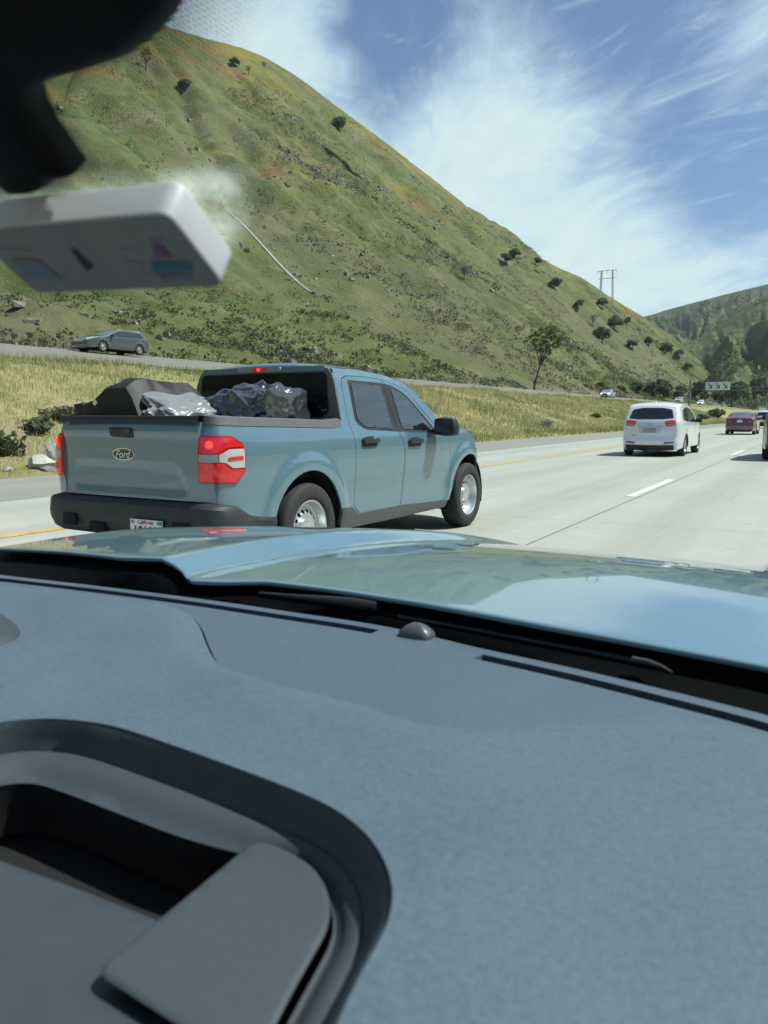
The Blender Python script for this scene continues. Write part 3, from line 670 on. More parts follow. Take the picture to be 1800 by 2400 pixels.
oaks = [ # photo pixel, kind, scale, label
 (1206, 598, oakA, 1.05, 'dark round oak high on the slope, right one of a touching pair'),
 (1188, 612, oakB, 1.0, 'smaller dark oak leaning against the left side of the high pair'),
 (1262, 612, oakB, 0.95, 'small lone oak on the skyline right of the high pair'),
 (1300, 670, oakA, 1.2, 'broad dark oak just under the skyline left of the lattice pylon'),
 (1355, 718, oakB, 1.1, 'oak in the middle of the slope below the broad skyline oak'),
 (1410, 712, oakA, 1.0, 'dark oak under the skyline directly below the pylon'),
 (1440, 765, oakA, 1.55, 'largest dark oak on the right flank of the hill'),
 (1412, 795, oakA, 1.4, 'dark oak growing close below left of the largest oak'),
 (1470, 755, oakB, 1.0, 'dim oak on the right flank right of the largest oak'),
 (1486, 806, oakB, 1.1, 'low grey-green oak below the largest oak'),
 (1520, 806, oakB, 1.15, 'oak at the lower end of the flank, second in a slanting row'),
 (1560, 822, oakA, 1.35, 'round dark oak near the lower end of the hill crest'),
 (1590, 830, oakB, 1.4, 'tall oval oak standing against the valley beyond the hill end'),
 (1613, 858, oakA, 1.1, 'last small oak low on the hill end above the gantry sign'),
 (1390, 760, bareA, 1.2, 'grey half-bare oak on the rocky flank left of the largest oak'),
 (549, 150, oakB, 1.05, 'grey-green oak near the hilltop among yellow flowers'),
 (583, 172, bareA, 0.75, 'small bare trunked tree just below the hilltop oak'),
 (619, 158, bareA, 0.75, 'small bare tree at the hilltop edge, right of the flowers'),
 (795, 300, oakA, 1.25, 'dark bushy oak in the gully high on the crest'),
 (343, 160, bareA, 1.35, 'leafless oak at the hilltop beside the rear-view mirror'),
 (430, 205, oakB, 0.9, 'pale green small oak below the leafless hilltop oak'),
 (1088, 650, bareA, 0.8, 'thin bare tree on the yellow patch in mid slope')]
first = set()
for px, py, k, s, lab in oaks:
    p = hill_at(px, py+6)
    if k.name not in first: first.add(k.name); o = k; o.location = tuple(p); o.rotation_euler = (0, 0, random.uniform(0, 6)); o.scale = (s*.85,)*3; o['label'] = lab
    else: o = dup(k, p, random.uniform(0, 6), (s*.85*random.uniform(.85, 1.25), s*.85*random.uniform(.85, 1.2), s*.8*random.uniform(.85, 1.15)), lab, TG)
# leaning roadside tree on the far edge of the other carriageway
p = at_X(1250, 905, -45.0)
tree_proto(12.5, 4.2, 9, 300, M['pale_leaf'], M['bark'], 0.62, 0.22, 0.40, name='roadside_tree', thin=.5, label='leaning leafy tree with a long dark trunk beside the opposite road').location = (-45.0, p[1], 5.35)
grove = [(1440, 900, 5.5, 0), (1475, 905, 4.5, 1), (1500, 925, 6.8, 0), (1532, 930, 6.2, 1), (1555, 930, 7.0, 0), (1582, 935, 7.6, 1), (1603, 938, 6.4, 0), (1655, 945, 7.2, 1), (1690, 950, 6.0, 0), (1722, 955, 6.5, 1), (1400, 885, 3.4, 0), (1752, 955, 8.5, 0), (1790, 955, 9.0, 1)]
GL = ['dim green tree above the silver oncoming car', 'short grey brush tree right of the silver oncoming car', 'grey bare tree above the roof edge of the white hatchback', 'tall bare grey tree directly above the white hatchback', 'dense dark tree of the grove right above the tan oncoming car',
      'tallest grey tree of the grove left of the gantry post', 'dark tree touching the gantry post', 'dark tree below the white gantry sign', 'round green tree right under the gantry beam', 'grey tree behind the red sedan', 'low green bush tree at the hill foot above the other road', 'tall tree at the valley end above the police car', 'tree at the right edge beyond the police car']
gA = tree_proto(1.0, 0.42, 7, 420, M['bare_leaf'], M['bark'], 0.12, 0.03, 0.18, name='grove_tree', label=GL[0], group=CG)
gB = tree_proto(1.0, 0.46, 7, 460, M['oak_leaf'], M['bark'], 0.12, 0.0, 0.12, name='grove_tree', label=GL[1], group=CG)
for i, (px, py, h, k) in enumerate(grove):
    src = (gB, gA)[k] if i not in (0,) else gB
    X = -47.0 if px < 1700 else -38.0
    p = at_X(px, py, X); y = min(max(p[1], 60), 520); loc = (X-random.uniform(0, 4), y, 4.9)
    if i == 0: o = gB; o.location = loc; o.scale = (h,)*3; o['label'] = GL[0]
    elif i == 1: o = gA; o.location = loc; o.scale = (h,)*3; o['label'] = GL[1]
    else: o = dup(src, loc, random.uniform(0, 6), h*(y/230), GL[i], CG)

# ---- concrete drain down the slope, gantry, pylon
_q = resample(HILL.calm, 0.5, False); dr = HILL.pt(_q[:, 0]/HILL.arc[-1], _q[:, 1]/HILL.len_)
dr = np.stack([np.convolve(np.pad(dr[:, i], 3, 'edge'), np.ones(7)/7, 'valid') for i in range(3)], 1); mb = MB()
prof = [(-0.32, 0.34), (-0.25, 0.34), (-0.19, 0.10), (0.19, 0.10), (0.25, 0.34), (0.32, 0.34), (0.34, -1.9), (-0.34, -1.9)]
rows = []
for i, q in enumerate(dr):
    d = dr[min(i+1, len(dr)-1)]-dr[max(i-1, 0)]; d = d/np.linalg.norm(d); sd = np.cross(d, [0, 0, 1.0]); sd /= np.linalg.norm(sd); nn = np.cross(sd, d)
    rows.append([q+sd*a*0.60+nn*(b*0.4+0.12) for a, b in prof])
mb.grid(rows, True); tag(mb.build('drain_channel', mat('drain_concrete', (0.55, 0.55, 0.52), 0.85, var=0.15, vscale=1.5)), 'narrow pale concrete drain running straight down the green slope', 'drain')
gp = at_X(1616, 945, -31.0); GY = gp[1]
g = thing('sign_gantry', 'grey overhead gantry over the freeway carrying a white sign with three arrows', 'gantry', (-31.0, GY, 3.7))
steel = mat('galvanised_steel', (0.30, 0.31, 0.31), 0.6, 0.3); dgreen = mat('dark_sign_back', (0.035, 0.045, 0.045), 0.7)
mb = MB().tube([(0, 0, 0), (0, 0, 6.4)], 0.28, 10); mb.build('post', mat('gantry_post', (0.22, 0.24, 0.21), 0.7), g)
mb = MB()
for dz in (0, 1.0): mb.tube([(0, 0, 5.2-dz), (40, 0, 3.6-dz)], 0.09, 6)
for k in range(27): x = k*1.5; z = 5.2-x*0.04; mb.tube([(x, 0, z), (x+0.75, 0, z-1.03), (x+1.5, 0, z-0.06)], 0.05, 5)
mb.build('truss_beam', mat('dim_steel', (0.075, 0.085, 0.085), 0.7), g)
mb = MB().tube([(40, 0, -3.6), (40, 0, 3.7)], 0.28, 10); mb.build('post', M['gantry_post'], g)
mb = MB().box((2.3, -0.35, 4.9), (2.3, 0.35, 1.3), bev=0.03); mb.build('dark_sign', dgreen, g)
mb = MB().box((6.5, -0.35, 4.9), (5.7, 0.12, 2.0), bev=0.03); sg = mb.build('white_sign', mat('white_sign_face', (0.72, 0.75, 0.78), 0.5), g)
mb = MB()
for k in range(3):
    mb = MB(); x = 4.75+k*1.75
    V = [(x-0.55, 5.55), (x-0.25, 5.55), (x+0.25, 4.75), (x+0.25, 5.15), (x+0.5, 5.15), (x+0.5, 4.25), (x-0.35, 4.25), (x-0.35, 4.5), (x+0.05, 4.5)]
    mb.add([(a, -0.43, b) for a, b in V], [tuple(range(len(V)))])
    mb.build('sign_arrow', mat('sign_arrow_dark', (0.10, 0.12, 0.15), 0.6), sg)
pp = at_dist(1421, 700, 560); pt = at_dist(1423, 634, 560); hgt = pt[2]-pp[2]
pyl = thing('lattice_pylon', 'slim pale lattice power pylon standing behind the hill crest', 'pylon', pp); mb = MB()
for sx_ in (-1, 1):
    for sy_ in (-1, 1): mb.tube([(sx_*4.6, sy_*2.0, -12), (sx_*3.6, sy_*1.2, hgt)], 0.30, 5)
for k in range(9):
    z0, z1 = hgt*k/9, hgt*(k+1)/9
    for sx_ in (-1, 1):
        mb.tube([(sx_*4.2, -1.6, z0), (sx_*4.2, 1.6, z1)], 0.12, 4)
for z in (hgt, hgt*0.72): mb.tube([(-6.2, 0, z), (6.2, 0, z)], 0.22, 4)
mb.build('tower', mat('pylon_steel', (0.55, 0.58, 0.60), 0.5, 0.2), pyl)
for x in (-6, 0, 6): MB().tube([(x, 0, hgt), (x, 0, hgt-2.0)], 0.18, 5).build('insulator', M['pylon_steel'], pyl)

# ================================================================== the blue pickup in the next lane
ZZ = [.25, .30, .45, .6, .72, .85, .98, 1.06, 1.12, 1.16, 1.25, 1.35, 1.53, 1.60, 1.64, 1.67, 1.75]
DD = [.045, .03, .014, .014, .007, 0, .002, .012, .03, .045, .065, .085, .125, .155, .19, .22, .30]
PLAN = spline([(.072, 0), (.073, -.35), (.077, -.62), (.082, -.70), (.092, -.765), (.125, -.825), (.20, -.862), (.34, -.884), (.60, -.893), (.8, -.895), (1.5, -.895), (2.5, -.895), (3.5, -.895), (4.0, -.893), (4.25, -.885), (4.42, -.862), (4.60, -.80), (4.76, -.70), (4.90, -.52), (4.98, -.28), (5.0, 0)], 6)
_ds = np.concatenate([[0], np.cumsum(np.hypot(*np.diff(PLAN, axis=0).T))]); PS = _ds-np.interp(.8, PLAN[:70, 0]+np.arange(70)*1e-9, _ds[:70])+.8
_t = np.gradient(PLAN, axis=0); _t /= np.linalg.norm(_t, axis=1)[:, None]; PN = np.stack([_t[:, 1], -_t[:, 0]], 1)     # outward
AX_R, AX_F, WR = 1.10, 4.176, .36
def side(s, z, off=0.0):
    s = np.asarray(s, float); z = np.asarray(z, float)
    x = np.interp(s, PS, PLAN[:, 0]); y = np.interp(s, PS, PLAN[:, 1]); nx = np.interp(s, PS, PN[:, 0]); ny = np.interp(s, PS, PN[:, 1])
    q = np.hypot(nx, ny); nx, ny = nx/q, ny/q
    ins = np.interp(z, ZZ, DD)
    fl = 0
    for xc in (AX_R, AX_F):
        r = np.hypot(s-xc, (z-.36)); fl = fl+.024*(1-smoothstep(r, .545, .60))*smoothstep(z, .30, .5)
    # soft hollow along the doors
    ins = ins+.010*np.exp(-((z-.56)/.10)**2)*smoothstep(s, 1.6, 1.9)*(1-smoothstep(s, 3.5, 3.8))
    o = off-ins+fl
    return np.stack([x+nx*o, y+ny*o, z+0*x], -1)
sd = lambda off=0.0: (lambda s, z: side(s, z, off))
blue = paint('blue_grey_paint', (0.080, 0.162, 0.212), 0.36)
blk = mat('black_plastic', (0.022, 0.024, 0.026), 0.6, var=0.15, vscale=30, bump=0.08, bscale=260)
gry = mat('grey_trim', (0.105, 0.108, 0.108), 0.6, var=0.1, vscale=20)
clad = mat('grey_cladding', (0.075, 0.078, 0.078), 0.65, var=0.12, vscale=25, bump=0.08, bscale=300)
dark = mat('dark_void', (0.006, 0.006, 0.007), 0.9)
glass = mat('tinted_glass', (0.010, 0.012, 0.014), 0.03, spec=1.0, coat=1.0)
lens_r = mat('red_lens', (0.46, 0.006, 0.012), 0.12, coat=1.0, emit=(1.0, 0.02, 0.03), estr=0.14, var=0.3, vscale=22)
lens_d = mat('dark_red_lens', (0.25, 0.006, 0.012), 0.2, coat=1.0, emit=(1.0, 0.02, 0.02), estr=0.05)
lens_w = mat('clear_lens', (0.44, 0.45, 0.45), 0.12, coat=1.0); lens_g = mat('grey_lens', (0.30, 0.32, 0.33), 0.15, coat=1.0)
lit = mat('lit_brake_lamp', (0.8, 0.01, 0.01), 0.3, emit=(1.0, 0.03, 0.02), estr=2.2)
chrome = mat('chrome', (0.70, 0.71, 0.72), 0.28, 0.85)
rubber = mat('tyre_rubber', (0.024, 0.024, 0.025), 0.8, var=0.2, vscale=40, bump=0.1, bscale=120)
steel_w = mat('silver_wheel', (0.62, 0.64, 0.65), 0.32, 0.75)

def wheel(parent, x, y, r, w, sgn, rimr=None, holes=15, simple=False, rim_m=None):
    """tyre (a part) with its rim (a sub-part); sgn -1 = right-hand side of the vehicle"""
    rr = rimr or r*0.62; n = 48
    tp = [(rr, w*.42), (rr+.012, w*.48), (rr+.03, w*.505), (r*.90, w*.50), (r*.965, w*.44), (r*.995, w*.34), (r, w*.2), (r, -w*.2), (r*.99, -w*.36), (r*.94, -w*.46), (rr, -w*.48)]
    mb = MB(); mb.lathe([(a, -b) for a, b in tp] if sgn < 0 else tp, n, 'Y', (x, y, r))
    ty = mb.build('wheel', rubber, parent, angle=50)
    rp = [(rr, .44), (rr*.97, .45), (rr*.93, .42), (rr*.90, .30), (rr*.82, .14), (rr*.78, .12), (rr*.66, .17), (rr*.54, .24), (rr*.44, .20), (rr*.34, .17), (rr*.30, .27), (rr*.20, .29), (rr*.01, .295)]
    if simple: rp = [(rr, .44), (rr*.95, .44), (rr*.9, .30), (rr*.30, .36), (rr*.2, .42), (rr*.01, .42)]
    rp = [(a, (-b if sgn < 0 else b)*w) for a, b in rp]
    n2 = holes*4; sk = None
    if not simple: sk = lambda i, k: i == 6 and k % 4 in (0, 1)
    else:
        n2 = 40; sk = lambda i, k: i == 2 and k % 8 in (2, 3, 4)
    mb = MB(); mb.lathe(rp, n2, 'Y', (x, y, r), sk)
    mb.build('rim', rim_m or steel_w, ty, angle=35)
    mb = MB(); mb.lathe([(rr*.99, (-.02 if sgn < 0 else .02)*w), (.001, (-.02 if sgn < 0 else .02)*w)], 24, 'Y', (x, y, r)); mb.build('brake_drum', dark, ty)
    return ty

TX, TY, TA = -4.42, 3.919, R(-0.465)
TRK = thing('pickup_truck', 'blue-grey four-door pickup with black bags in its bed and steel wheels in the next lane', 'pickup truck', (TX, TY, 0), R(90)+TA)
def arc(cx, cz, r, a0, a1, n=16): return [(cx+r*math.cos(R(a)), cz+r*math.sin(R(a))) for a in np.linspace(a0, a1, n)]
AR = .462
rear_door = [(1.782, .46), (1.79, .82), (1.782, 1.07), (1.745, 1.25), (1.745, 1.50), (1.775, 1.565), (1.86, 1.592), (2.15, 1.597), (2.46, 1.585), (2.50, 1.50), (2.60, 1.14), (2.588, 1.07), (2.668, .93), (2.66, .55), (2.60, .365), (1.885, .39)]
front_door = [(2.473, 1.585), (2.62, 1.563), (2.78, 1.523), (2.93, 1.465), (3.05, 1.39), (3.30, 1.215), (3.50, 1.09), (3.565, 1.05), (3.70, .90), (3.70, .63), (3.62, .35), (2.612, .365), (2.673, .55), (2.681, .93), (2.601, 1.07), (2.613, 1.14), (2.513, 1.50)]
roof_e = [(1.655, 1.50), (1.665, 1.60), (1.71, 1.652), (2.12, 1.655), (2.54, 1.628), (2.85, 1.58), (3.05, 1.495), (3.30, 1.345), (3.52, 1.20), (3.68, 1.125)]
hood_e = [(3.68, 1.125), (3.85, 1.118), (4.16, 1.085), (4.35, 1.03), (4.47, .93), (4.53, .80), (4.56, .62), (4.56, .34)]
uni = [(-.028, .64), (-.028, 1.195), (.30, 1.178), (.86, 1.165), (1.50, 1.148), (1.64, 1.205), (1.655, 1.33)] + roof_e + hood_e[1:] + [(4.50, .34)]
a1 = math.degrees(math.asin((.36-.34)/AR))
uni += [(max(min(p[0], 4.56), 3.7), p[1]) for p in arc(AX_F, .36, AR, -2, 182, 22)]
uni += [(3.625, .34), (1.70, .36), (1.56, .345)] + arc(AX_R, .36, AR, 0, 165, 20) + [(.63, .50), (.41, .53), (.25, .62)]
for mir in (False, True):
    hs = [rear_door, front_door]
    mn = 'quarter_panel'
    # body side without its doors
    g_ = lambda pl, k: [tuple(p) for p in pl]
    panel(mn, uni, sd(), blue, TRK, holes=hs, h=.045, thick=.02, mirror=mir)
    for nm, ol in (('rear_door', rear_door), ('front_door', front_door)):
        c = np.mean(ol, 0); ol2 = [(p[0]+(.006 if c[0] > p[0] else -.006), p[1]+(.005 if c[1] > p[1] else -.005)) for p in ol]
        d = panel(nm, ol2, sd(), blue, TRK, h=.045, thick=.02, mirror=mir)
        if nm == 'rear_door': hx, hz = 2.03, 1.012
        else: hx, hz = 2.88, .985
        # handle: dark cup with a strap across
        hp = rounded([(hx-.14, hz-.04), (hx+.13, hz-.035), (hx+.14, hz+.03), (hx+.05, hz+.055), (hx-.05, hz+.05), (hx-.14, hz+.035)], .03)
        hd = panel('handle', hp, sd(.004), blk, d, h=.02, thick=.012, mirror=mir)
        panel('pull', rounded([(hx-.13, hz-.005), (hx+.12, hz-.005), (hx+.13, hz+.032), (hx-.13, hz+.037)], .015), sd(.035), mat('dark_gloss', (.03, .035, .038), .25, coat=.6), hd, h=.02, thick=.02, mirror=mir)
        if nm == 'rear_door':
            tr = rounded([(1.862, 1.555), (2.455, 1.548), (2.585, 1.098), (1.985, 1.128), (1.862, 1.20)], [.03, .02, .02, .12, .05])
            wn = rounded([(1.895, 1.530), (2.40, 1.523), (2.487, 1.122), (2.00, 1.150), (1.893, 1.215)], [.03, .02, .02, .10, .05])
        else:
            tr = rounded([(2.463, 1.548), (2.62, 1.527), (2.78, 1.482), (2.90, 1.43), (3.02, 1.355), (3.27, 1.185), (3.40, 1.078), (3.0, 1.085), (2.592, 1.098)], [.02, .02, .02, .02, .02, .02, .02, .01, .01])
            wn = rounded([(2.585, 1.508), (2.74, 1.470), (2.87, 1.417), (2.99, 1.335), (3.20, 1.19), (3.315, 1.102), (2.672, 1.120)], [.03, .02, .02, .02, .02, .02, .02])
        wt = panel('window_trim', tr, sd(.003), blk, d, h=.05, thick=.004, mirror=mir)
        panel('window', wn, sd(.008), glass, d, h=.05, mirror=mir)
    panel('added_seam_backing', [(1.70, .38), (1.70, 1.58), (2.5, 1.60), (2.9, 1.50), (3.4, 1.16), (3.72, 1.02), (3.72, .36)], sd(-.035), dark, TRK, h=.08, mirror=mir)  # added dark sheet behind the door gaps, keeps light from showing through
    # grey cladding: sill with its raised rear end, and the corner behind the rear wheel
    panel('sill_cladding', [(1.560, .475), (1.745, .462), (1.85, .392), (1.95, .395), (2.63, .392), (3.60, .350), (3.66, .33), (3.62, .275), (2.6, .275), (1.60, .285), (1.565, .33)], sd(.008), clad, TRK, h=.04, thick=.03, mirror=mir)
    # tail lamp wrapped round the corner
    tl = panel('tail_lamp', rounded([(-.026, 1.115), (.24, 1.108), (.335, 1.05), (.345, .87), (.26, .775), (-.026, .785)], [.01, .02, .03, .03, .02, .01]), sd(.010), lens_d, TRK, h=.025, thick=.02, mirror=mir)
    panel('red_lens', rounded([(-.010, 1.10), (.22, 1.095), (.31, 1.05), (.325, 1.035), (.19, 1.03), (.12, .992), (-.01, .992)], .008), sd(.016), lens_r, tl, h=.025, thick=.004, mirror=mir)
    panel('red_lens', rounded([(-.010, .922), (.15, .922), (.21, .878), (.325, .878), (.25, .79), (-.01, .80)], .008), sd(.016), lens_r, tl, h=.025, thick=.004, mirror=mir)
    panel('clear_lens', rounded([(.125, .982), (.20, 1.018), (.328, 1.018), (.328, .888), (.22, .888), (.17, .925), (.125, .93)], .008), sd(.017), lens_w, tl, h=.025, thick=.004, mirror=mir)
    panel('reverse_lens', [(-.012, .983), (.12, .983), (.12, .930), (-.012, .930)], sd(.016), lens_g, tl, h=.03, thick=.004, mirror=mir)
    panel('red_bar', rounded([(.185, .963), (.31, .970), (.315, .945), (.185, .940)], .01), sd(.022), lens_r, tl, h=.03, thick=.003, mirror=mir)
    for zc in (1.05, .862):
        panel('lamp_bulb', arc(.065, zc, .026, 0, 342, 20), sd(.0225), lit if zc > 1 else lens_r, tl, h=.02, mirror=mir)
    for x in (AX_R, AX_F): wheel(TRK, x, (.80 if mir else -.80), WR, .225, 1 if mir else -1, .228)
    # wheel-arch liners
    yy = .86 if mir else -.86; yi = .52 if mir else -.52
    for x in (AX_R, AX_F):
        mb = MB(); A = [(x+.475*math.cos(R(a)), .36+.475*math.sin(R(a))) for a in np.linspace(-15, 195, 20)]
        mb.grid([[(p[0], yy, p[1]) for p in A], [(p[0], yi, p[1]) for p in A]])
        mb.add([(p[0], yi, p[1]) for p in A], [tuple(range(len(A)))])
        mb.build('arch_liner', dark, TRK)
    # door mirror
    mz = MB(); bm = bmesh.new(); bmesh.ops.create_icosphere(bm, subdivisions=4, radius=1)
    for v in bm.verts:
        p = v.co; k = max(abs(p.x), abs(p.y), abs(p.z)); p = p.lerp(p/k, .45)
        v.co = Vector((p.x*.085+.03*p.z*-1, p.y*.125, p.z*.098))
    bmesh.ops.translate(bm, vec=(3.30, -1.035, 1.135), verts=bm.verts)
    mz.add([v.co[:] for v in bm.verts], [[v.index for v in f.verts] for f in bm.faces]); bm.free()
    mz.tube([(3.33, -.86, 1.09), (3.30, -.95, 1.08)], [.035, .03], 8)
    if mir: mz.v = [(x, -y, z) for x, y, z in mz.v]; mz.f = [f[::-1] for f in mz.f]
    dm = mz.build('door_mirror', blk, TRK)
    mb = MB(); mb.add([(3.212+.006*j, (-1.035+.10*i)*(-1 if mir else 1), 1.135+.075*j) for j in (-1, 1) for i in (-1, 1)], [(0, 1, 3, 2)]); mb.build('mirror_glass', glass, dm)
def across(edge, bulge_z, bulge_x, ny=13):
    """skin across the body between its two side edges; edge: list of (s, z)"""
    rows = []
    for i, (s, z) in enumerate(edge):
        p = side(s, z); t = np.linspace(-1, 1, ny); k = 1-np.abs(t)**2.4
        bz = bulge_z if not hasattr(bulge_z, '__len__') else bulge_z[i]; bx = bulge_x if not hasattr(bulge_x, '__len__') else bulge_x[i]
        rows.append([(p[0]+bx*k_, -p[1]*t_*-1 if False else p[1]*t_*-1, p[2]+bz*k_) for t_, k_ in zip(t, k)])
    return rows
re_ = spline(roof_e[1:7], 5); n_ = len(re_)
mb = MB(); mb.grid(across(re_, list(np.interp(np.arange(n_), [0, 4, 9, n_-1], [.030, .05, .072, .075])), list(np.interp(np.arange(n_), [0, 6, n_-7, n_-1], [-.02, 0, .02, .10])))); mb.build('roof', blue, TRK, angle=60)
we = spline(roof_e[6:], 5); mb = MB(); mb.grid(across(we, list(np.linspace(.075, .035, len(we))), list(np.linspace(.10, .26, len(we))))); mb.build('windscreen', glass, TRK, angle=60)
he = spline(hood_e, 5); k_ = len(he); mb = MB(); mb.grid(across(he, list(np.interp(np.arange(k_), [0, 15, 25, k_-1], [.035, .04, .03, 0])), list(np.interp(np.arange(k_), [0, 15, 25, k_-1], [.26, .3, .36, .40])))); mb.build('bonnet', blue, TRK, angle=60)
# cab back: grey frame round a dark glass
cb = lambda y, z: np.stack([1.640+.012*smoothstep(z, 1.45, 1.66)+.0*y+.03*(1-(np.abs(y)/.8)**2)*-0.6, y, z], -1)
frame_o = [(.855, 1.15), (.835, 1.205), (.812, 1.33), (.772, 1.52), (.742, 1.60), (.70, 1.648), (-.70, 1.648), (-.742, 1.60), (-.772, 1.52), (-.812, 1.33), (-.835, 1.205), (-.855, 1.15)]
glass_o = rounded([(.66, 1.235), (.725, 1.29), (.700, 1.585), (.67, 1.612), (-.67, 1.612), (-.700, 1.585), (-.725, 1.29), (-.66, 1.235)], .03)
cf = panel('cab_back', frame_o, cb, gry, TRK, h=.06, thick=.03, flip=True)
cbo = lambda o: (lambda y, z: cb(y, z)+np.array([-o, 0, 0]))
panel('rear_window', glass_o, cbo(.008), mat('dark_rear_glass', (0.008, 0.010, 0.012), 0.05, spec=0.25), cf, h=.06, flip=True)
panel('cab_top_band', rounded([(.70, 1.622), (-.70, 1.622), (-.672, 1.668), (.672, 1.668)], .01), cbo(.012), blue, cf, h=.05, flip=True)
bl = panel('brake_lamp', rounded([(.235, 1.668), (.235, 1.630), (-.235, 1.630), (-.235, 1.668)], .012), cbo(.034), lens_g, TRK, h=.03, thick=.02, flip=True)
panel('lit_lens', rounded([(.075, 1.664), (.065, 1.634), (-.085, 1.634), (-.085, 1.664)], .004), cbo(.039), lens_r, bl, h=.03, flip=True)
V = [(0.0, .647), (.010, .656), (.018, .652), (.019, .644), (.010, .634), (0, .624), (-.010, .634), (-.019, .644), (-.018, .652), (-.010, .656)]
panel('lit_heart', [(a-.005, b+1.005) for a, b in V], cbo(.043), lit, bl, h=.02, flip=True)
# bed
def tgx(y, z):
    y = np.asarray(y); P = np.stack([y, z], -1); pl = np.array([(.58, .895), (.42, .912), (-.42, .895), (-.50, .885), (-.575, .77), (-.56, .69), (.58, .69)])
    ins = inside(P, pl)*smoothstep(dist_poly(P, pl), 0, .018)*.014
    x = .082+.014*(y/.7)**2-.004*np.cos(y*2)+ins
    x = x+.022*smoothstep(z, 1.15, 1.22)-.010*np.exp(-((z-1.135)/.025)**2)
    return np.stack([x, y, z], -1)
tg = panel('tailgate', [(.697, .655), (.697, 1.205), (-.697, 1.205), (-.697, .655)], tgx, blue, TRK, h=.028, thick=.045, flip=True)
tgo = lambda o: (lambda y, z: tgx(y, z)+np.array([-o, 0, 0]))
hd = panel('handle', rounded([(.165, 1.165), (-.09, 1.160), (-.085, 1.085), (.155, 1.095)], .02), tgo(.003), blk, tg, h=.02, thick=.01, flip=True)
panel('latch', rounded([(.14, 1.155), (-.065, 1.150), (-.06, 1.122), (.13, 1.130)], .01), tgo(.014), M['dark_gloss'], hd, h=.02, thick=.012, flip=True)
mb = MB(); mb.lathe([(.0001, 0), (.007, 0), (.008, .004)], 12, 'Y', (0, 0, 0)); kb = mb.build('key_lock', chrome, hd); kb.rotation_euler = (0, 0, R(90)); kb.location = (.062, -.052, 1.138)
el = lambda a, b, y0=.03, z0=.968: [(y0+a*math.cos(t), z0+b*math.sin(t)) for t in np.linspace(0, 2*math.pi, 40, endpoint=False)]
bd = panel('badge', el(.115, .046), tgo(.004), chrome, tg, h=.02, thick=.012, flip=True)
panel('badge_field', el(.104, .037), tgo(.0065), mat('badge_navy', (.012, .022, .05), .25, coat=1), bd, h=.02, flip=True)
MT = Matrix(((0, 0, -1, .0665), (-1, 0, 0, .03), (0, 1, 0, .966), (0, 0, 0, 1)))
text_mesh('badge_script', 'Ford', .075, chrome, bd, MT, .0015, .35, bold=.001)
# black caps along the bed
mb = MB(); mb.grid([[tuple(p) for p in [(x, y, z) for x, z in ((.075, 1.200), (.072, 1.225), (.085, 1.245), (.14, 1.247), (.155, 1.235), (.155, 1.15))]] for y in np.linspace(-.71, .71, 14)]); mb.build('tailgate_cap', blk, tg)
for mir in (False, True):
    rows = []
    for s in list(np.linspace(-.02, 1.62, 30)):
        zz = np.interp(s, [0, .3, .86, 1.5, 1.63], [1.190, 1.176, 1.162, 1.146, 1.160]); a = side(s, zz, .006); b = side(s, zz+.055, .004); c = side(s, zz+.066, -.02); e = side(s, zz+.064, -.11); f = side(s, zz-.05, -.125)
        rows.append([tuple(q*np.array([1, -1 if mir else 1, 1])) for q in (a, b, c, e, f)])
    mb = MB(); mb.grid(rows); mb.build('rail_cap', gry if not mir else blk, TRK, angle=30)
mb = MB(); mb.add([(.15, .71, 1.19), (1.62, .71, 1.19), (1.62, .71, .74), (.15, .71, .74), (.15, -.71, 1.19), (1.62, -.71, 1.19), (1.62, -.71, .74), (.15, -.71, .74)],
   [(0, 1, 2, 3), (4, 5, 6, 7), (3, 2, 6, 7), (1, 2, 6, 5), (0, 3, 7, 4)]); mb.build('bed_liner', blk, TRK)
# bumper, plate, underbody
rows = []
for s in np.concatenate([np.linspace(-.75, -.1, 14), np.linspace(-.08, .40, 16), np.linspace(.45, .66, 6)]):
    w = 1-smoothstep(s, .02, .45); top = np.interp(s, [-.75, -.09, 0.0, .25, .41, .64], [.648, .648, .655, .625, .535, .505]); o = .012+.072*w
    prof_ = [(top, .004+.01*w), (top-.012, o*.75), (top-.035, o), (top-.10*w-.03, o+.012*w), (.465 if w > .5 else min(.465, top-.05), o+.004*w), (.40, o-.02*w), (.365, .012), (.35, -.05), (.36, -.14)]
    rows.append([side(s, z, off) for z, off in prof_])
rows = [[tuple(p) for p in r] for r in rows]
L = [[(p[0], -p[1], p[2]) for p in r] for r in rows[::-1]]
mb = MB(); mb.grid(L[:]+rows); bp_ = mb.build('bumper', mat('bumper_plastic', (0.024, 0.029, 0.033), 0.55, var=0.12, vscale=25, bump=0.06, bscale=300), TRK, angle=28)
mb = MB(); mb.box((.01, .24, .43), (.06, .16, .075), bev=.012); mb.build('hitch_cover', dark, bp_)
for yy in (.53, -.60): mb = MB(); mb.box((-.018, yy, .47), (.02, .14, .09), bev=.008); mb.build('bumper_pocket', dark, bp_)
pl_ = MB().box((-.028, -.29, .442), (.008, .315, .155), bev=.003).build('number_plate', mat('plate_white', (.74, .75, .74), .4, var=.04), TRK)
MP = lambda y, z: Matrix(((0, 0, -1, -.0345), (-1, 0, 0, y), (0, 1, 0, z), (0, 0, 0, 1)))
text_mesh('plate_number', '10102', .098, mat('plate_blue', (.03, .05, .13), .5), pl_, MP(-.285, .432), .0006, bold=.002)
text_mesh('plate_state', 'California', .040, mat('plate_red', (.35, .04, .06), .5), pl_, MP(-.285, .500), .0006, .3)
MB().box((-.034, -.425, .500), (.003, .042, .024)).build('sticker', mat('sticker_green', (.03, .28, .16), .5), pl_)
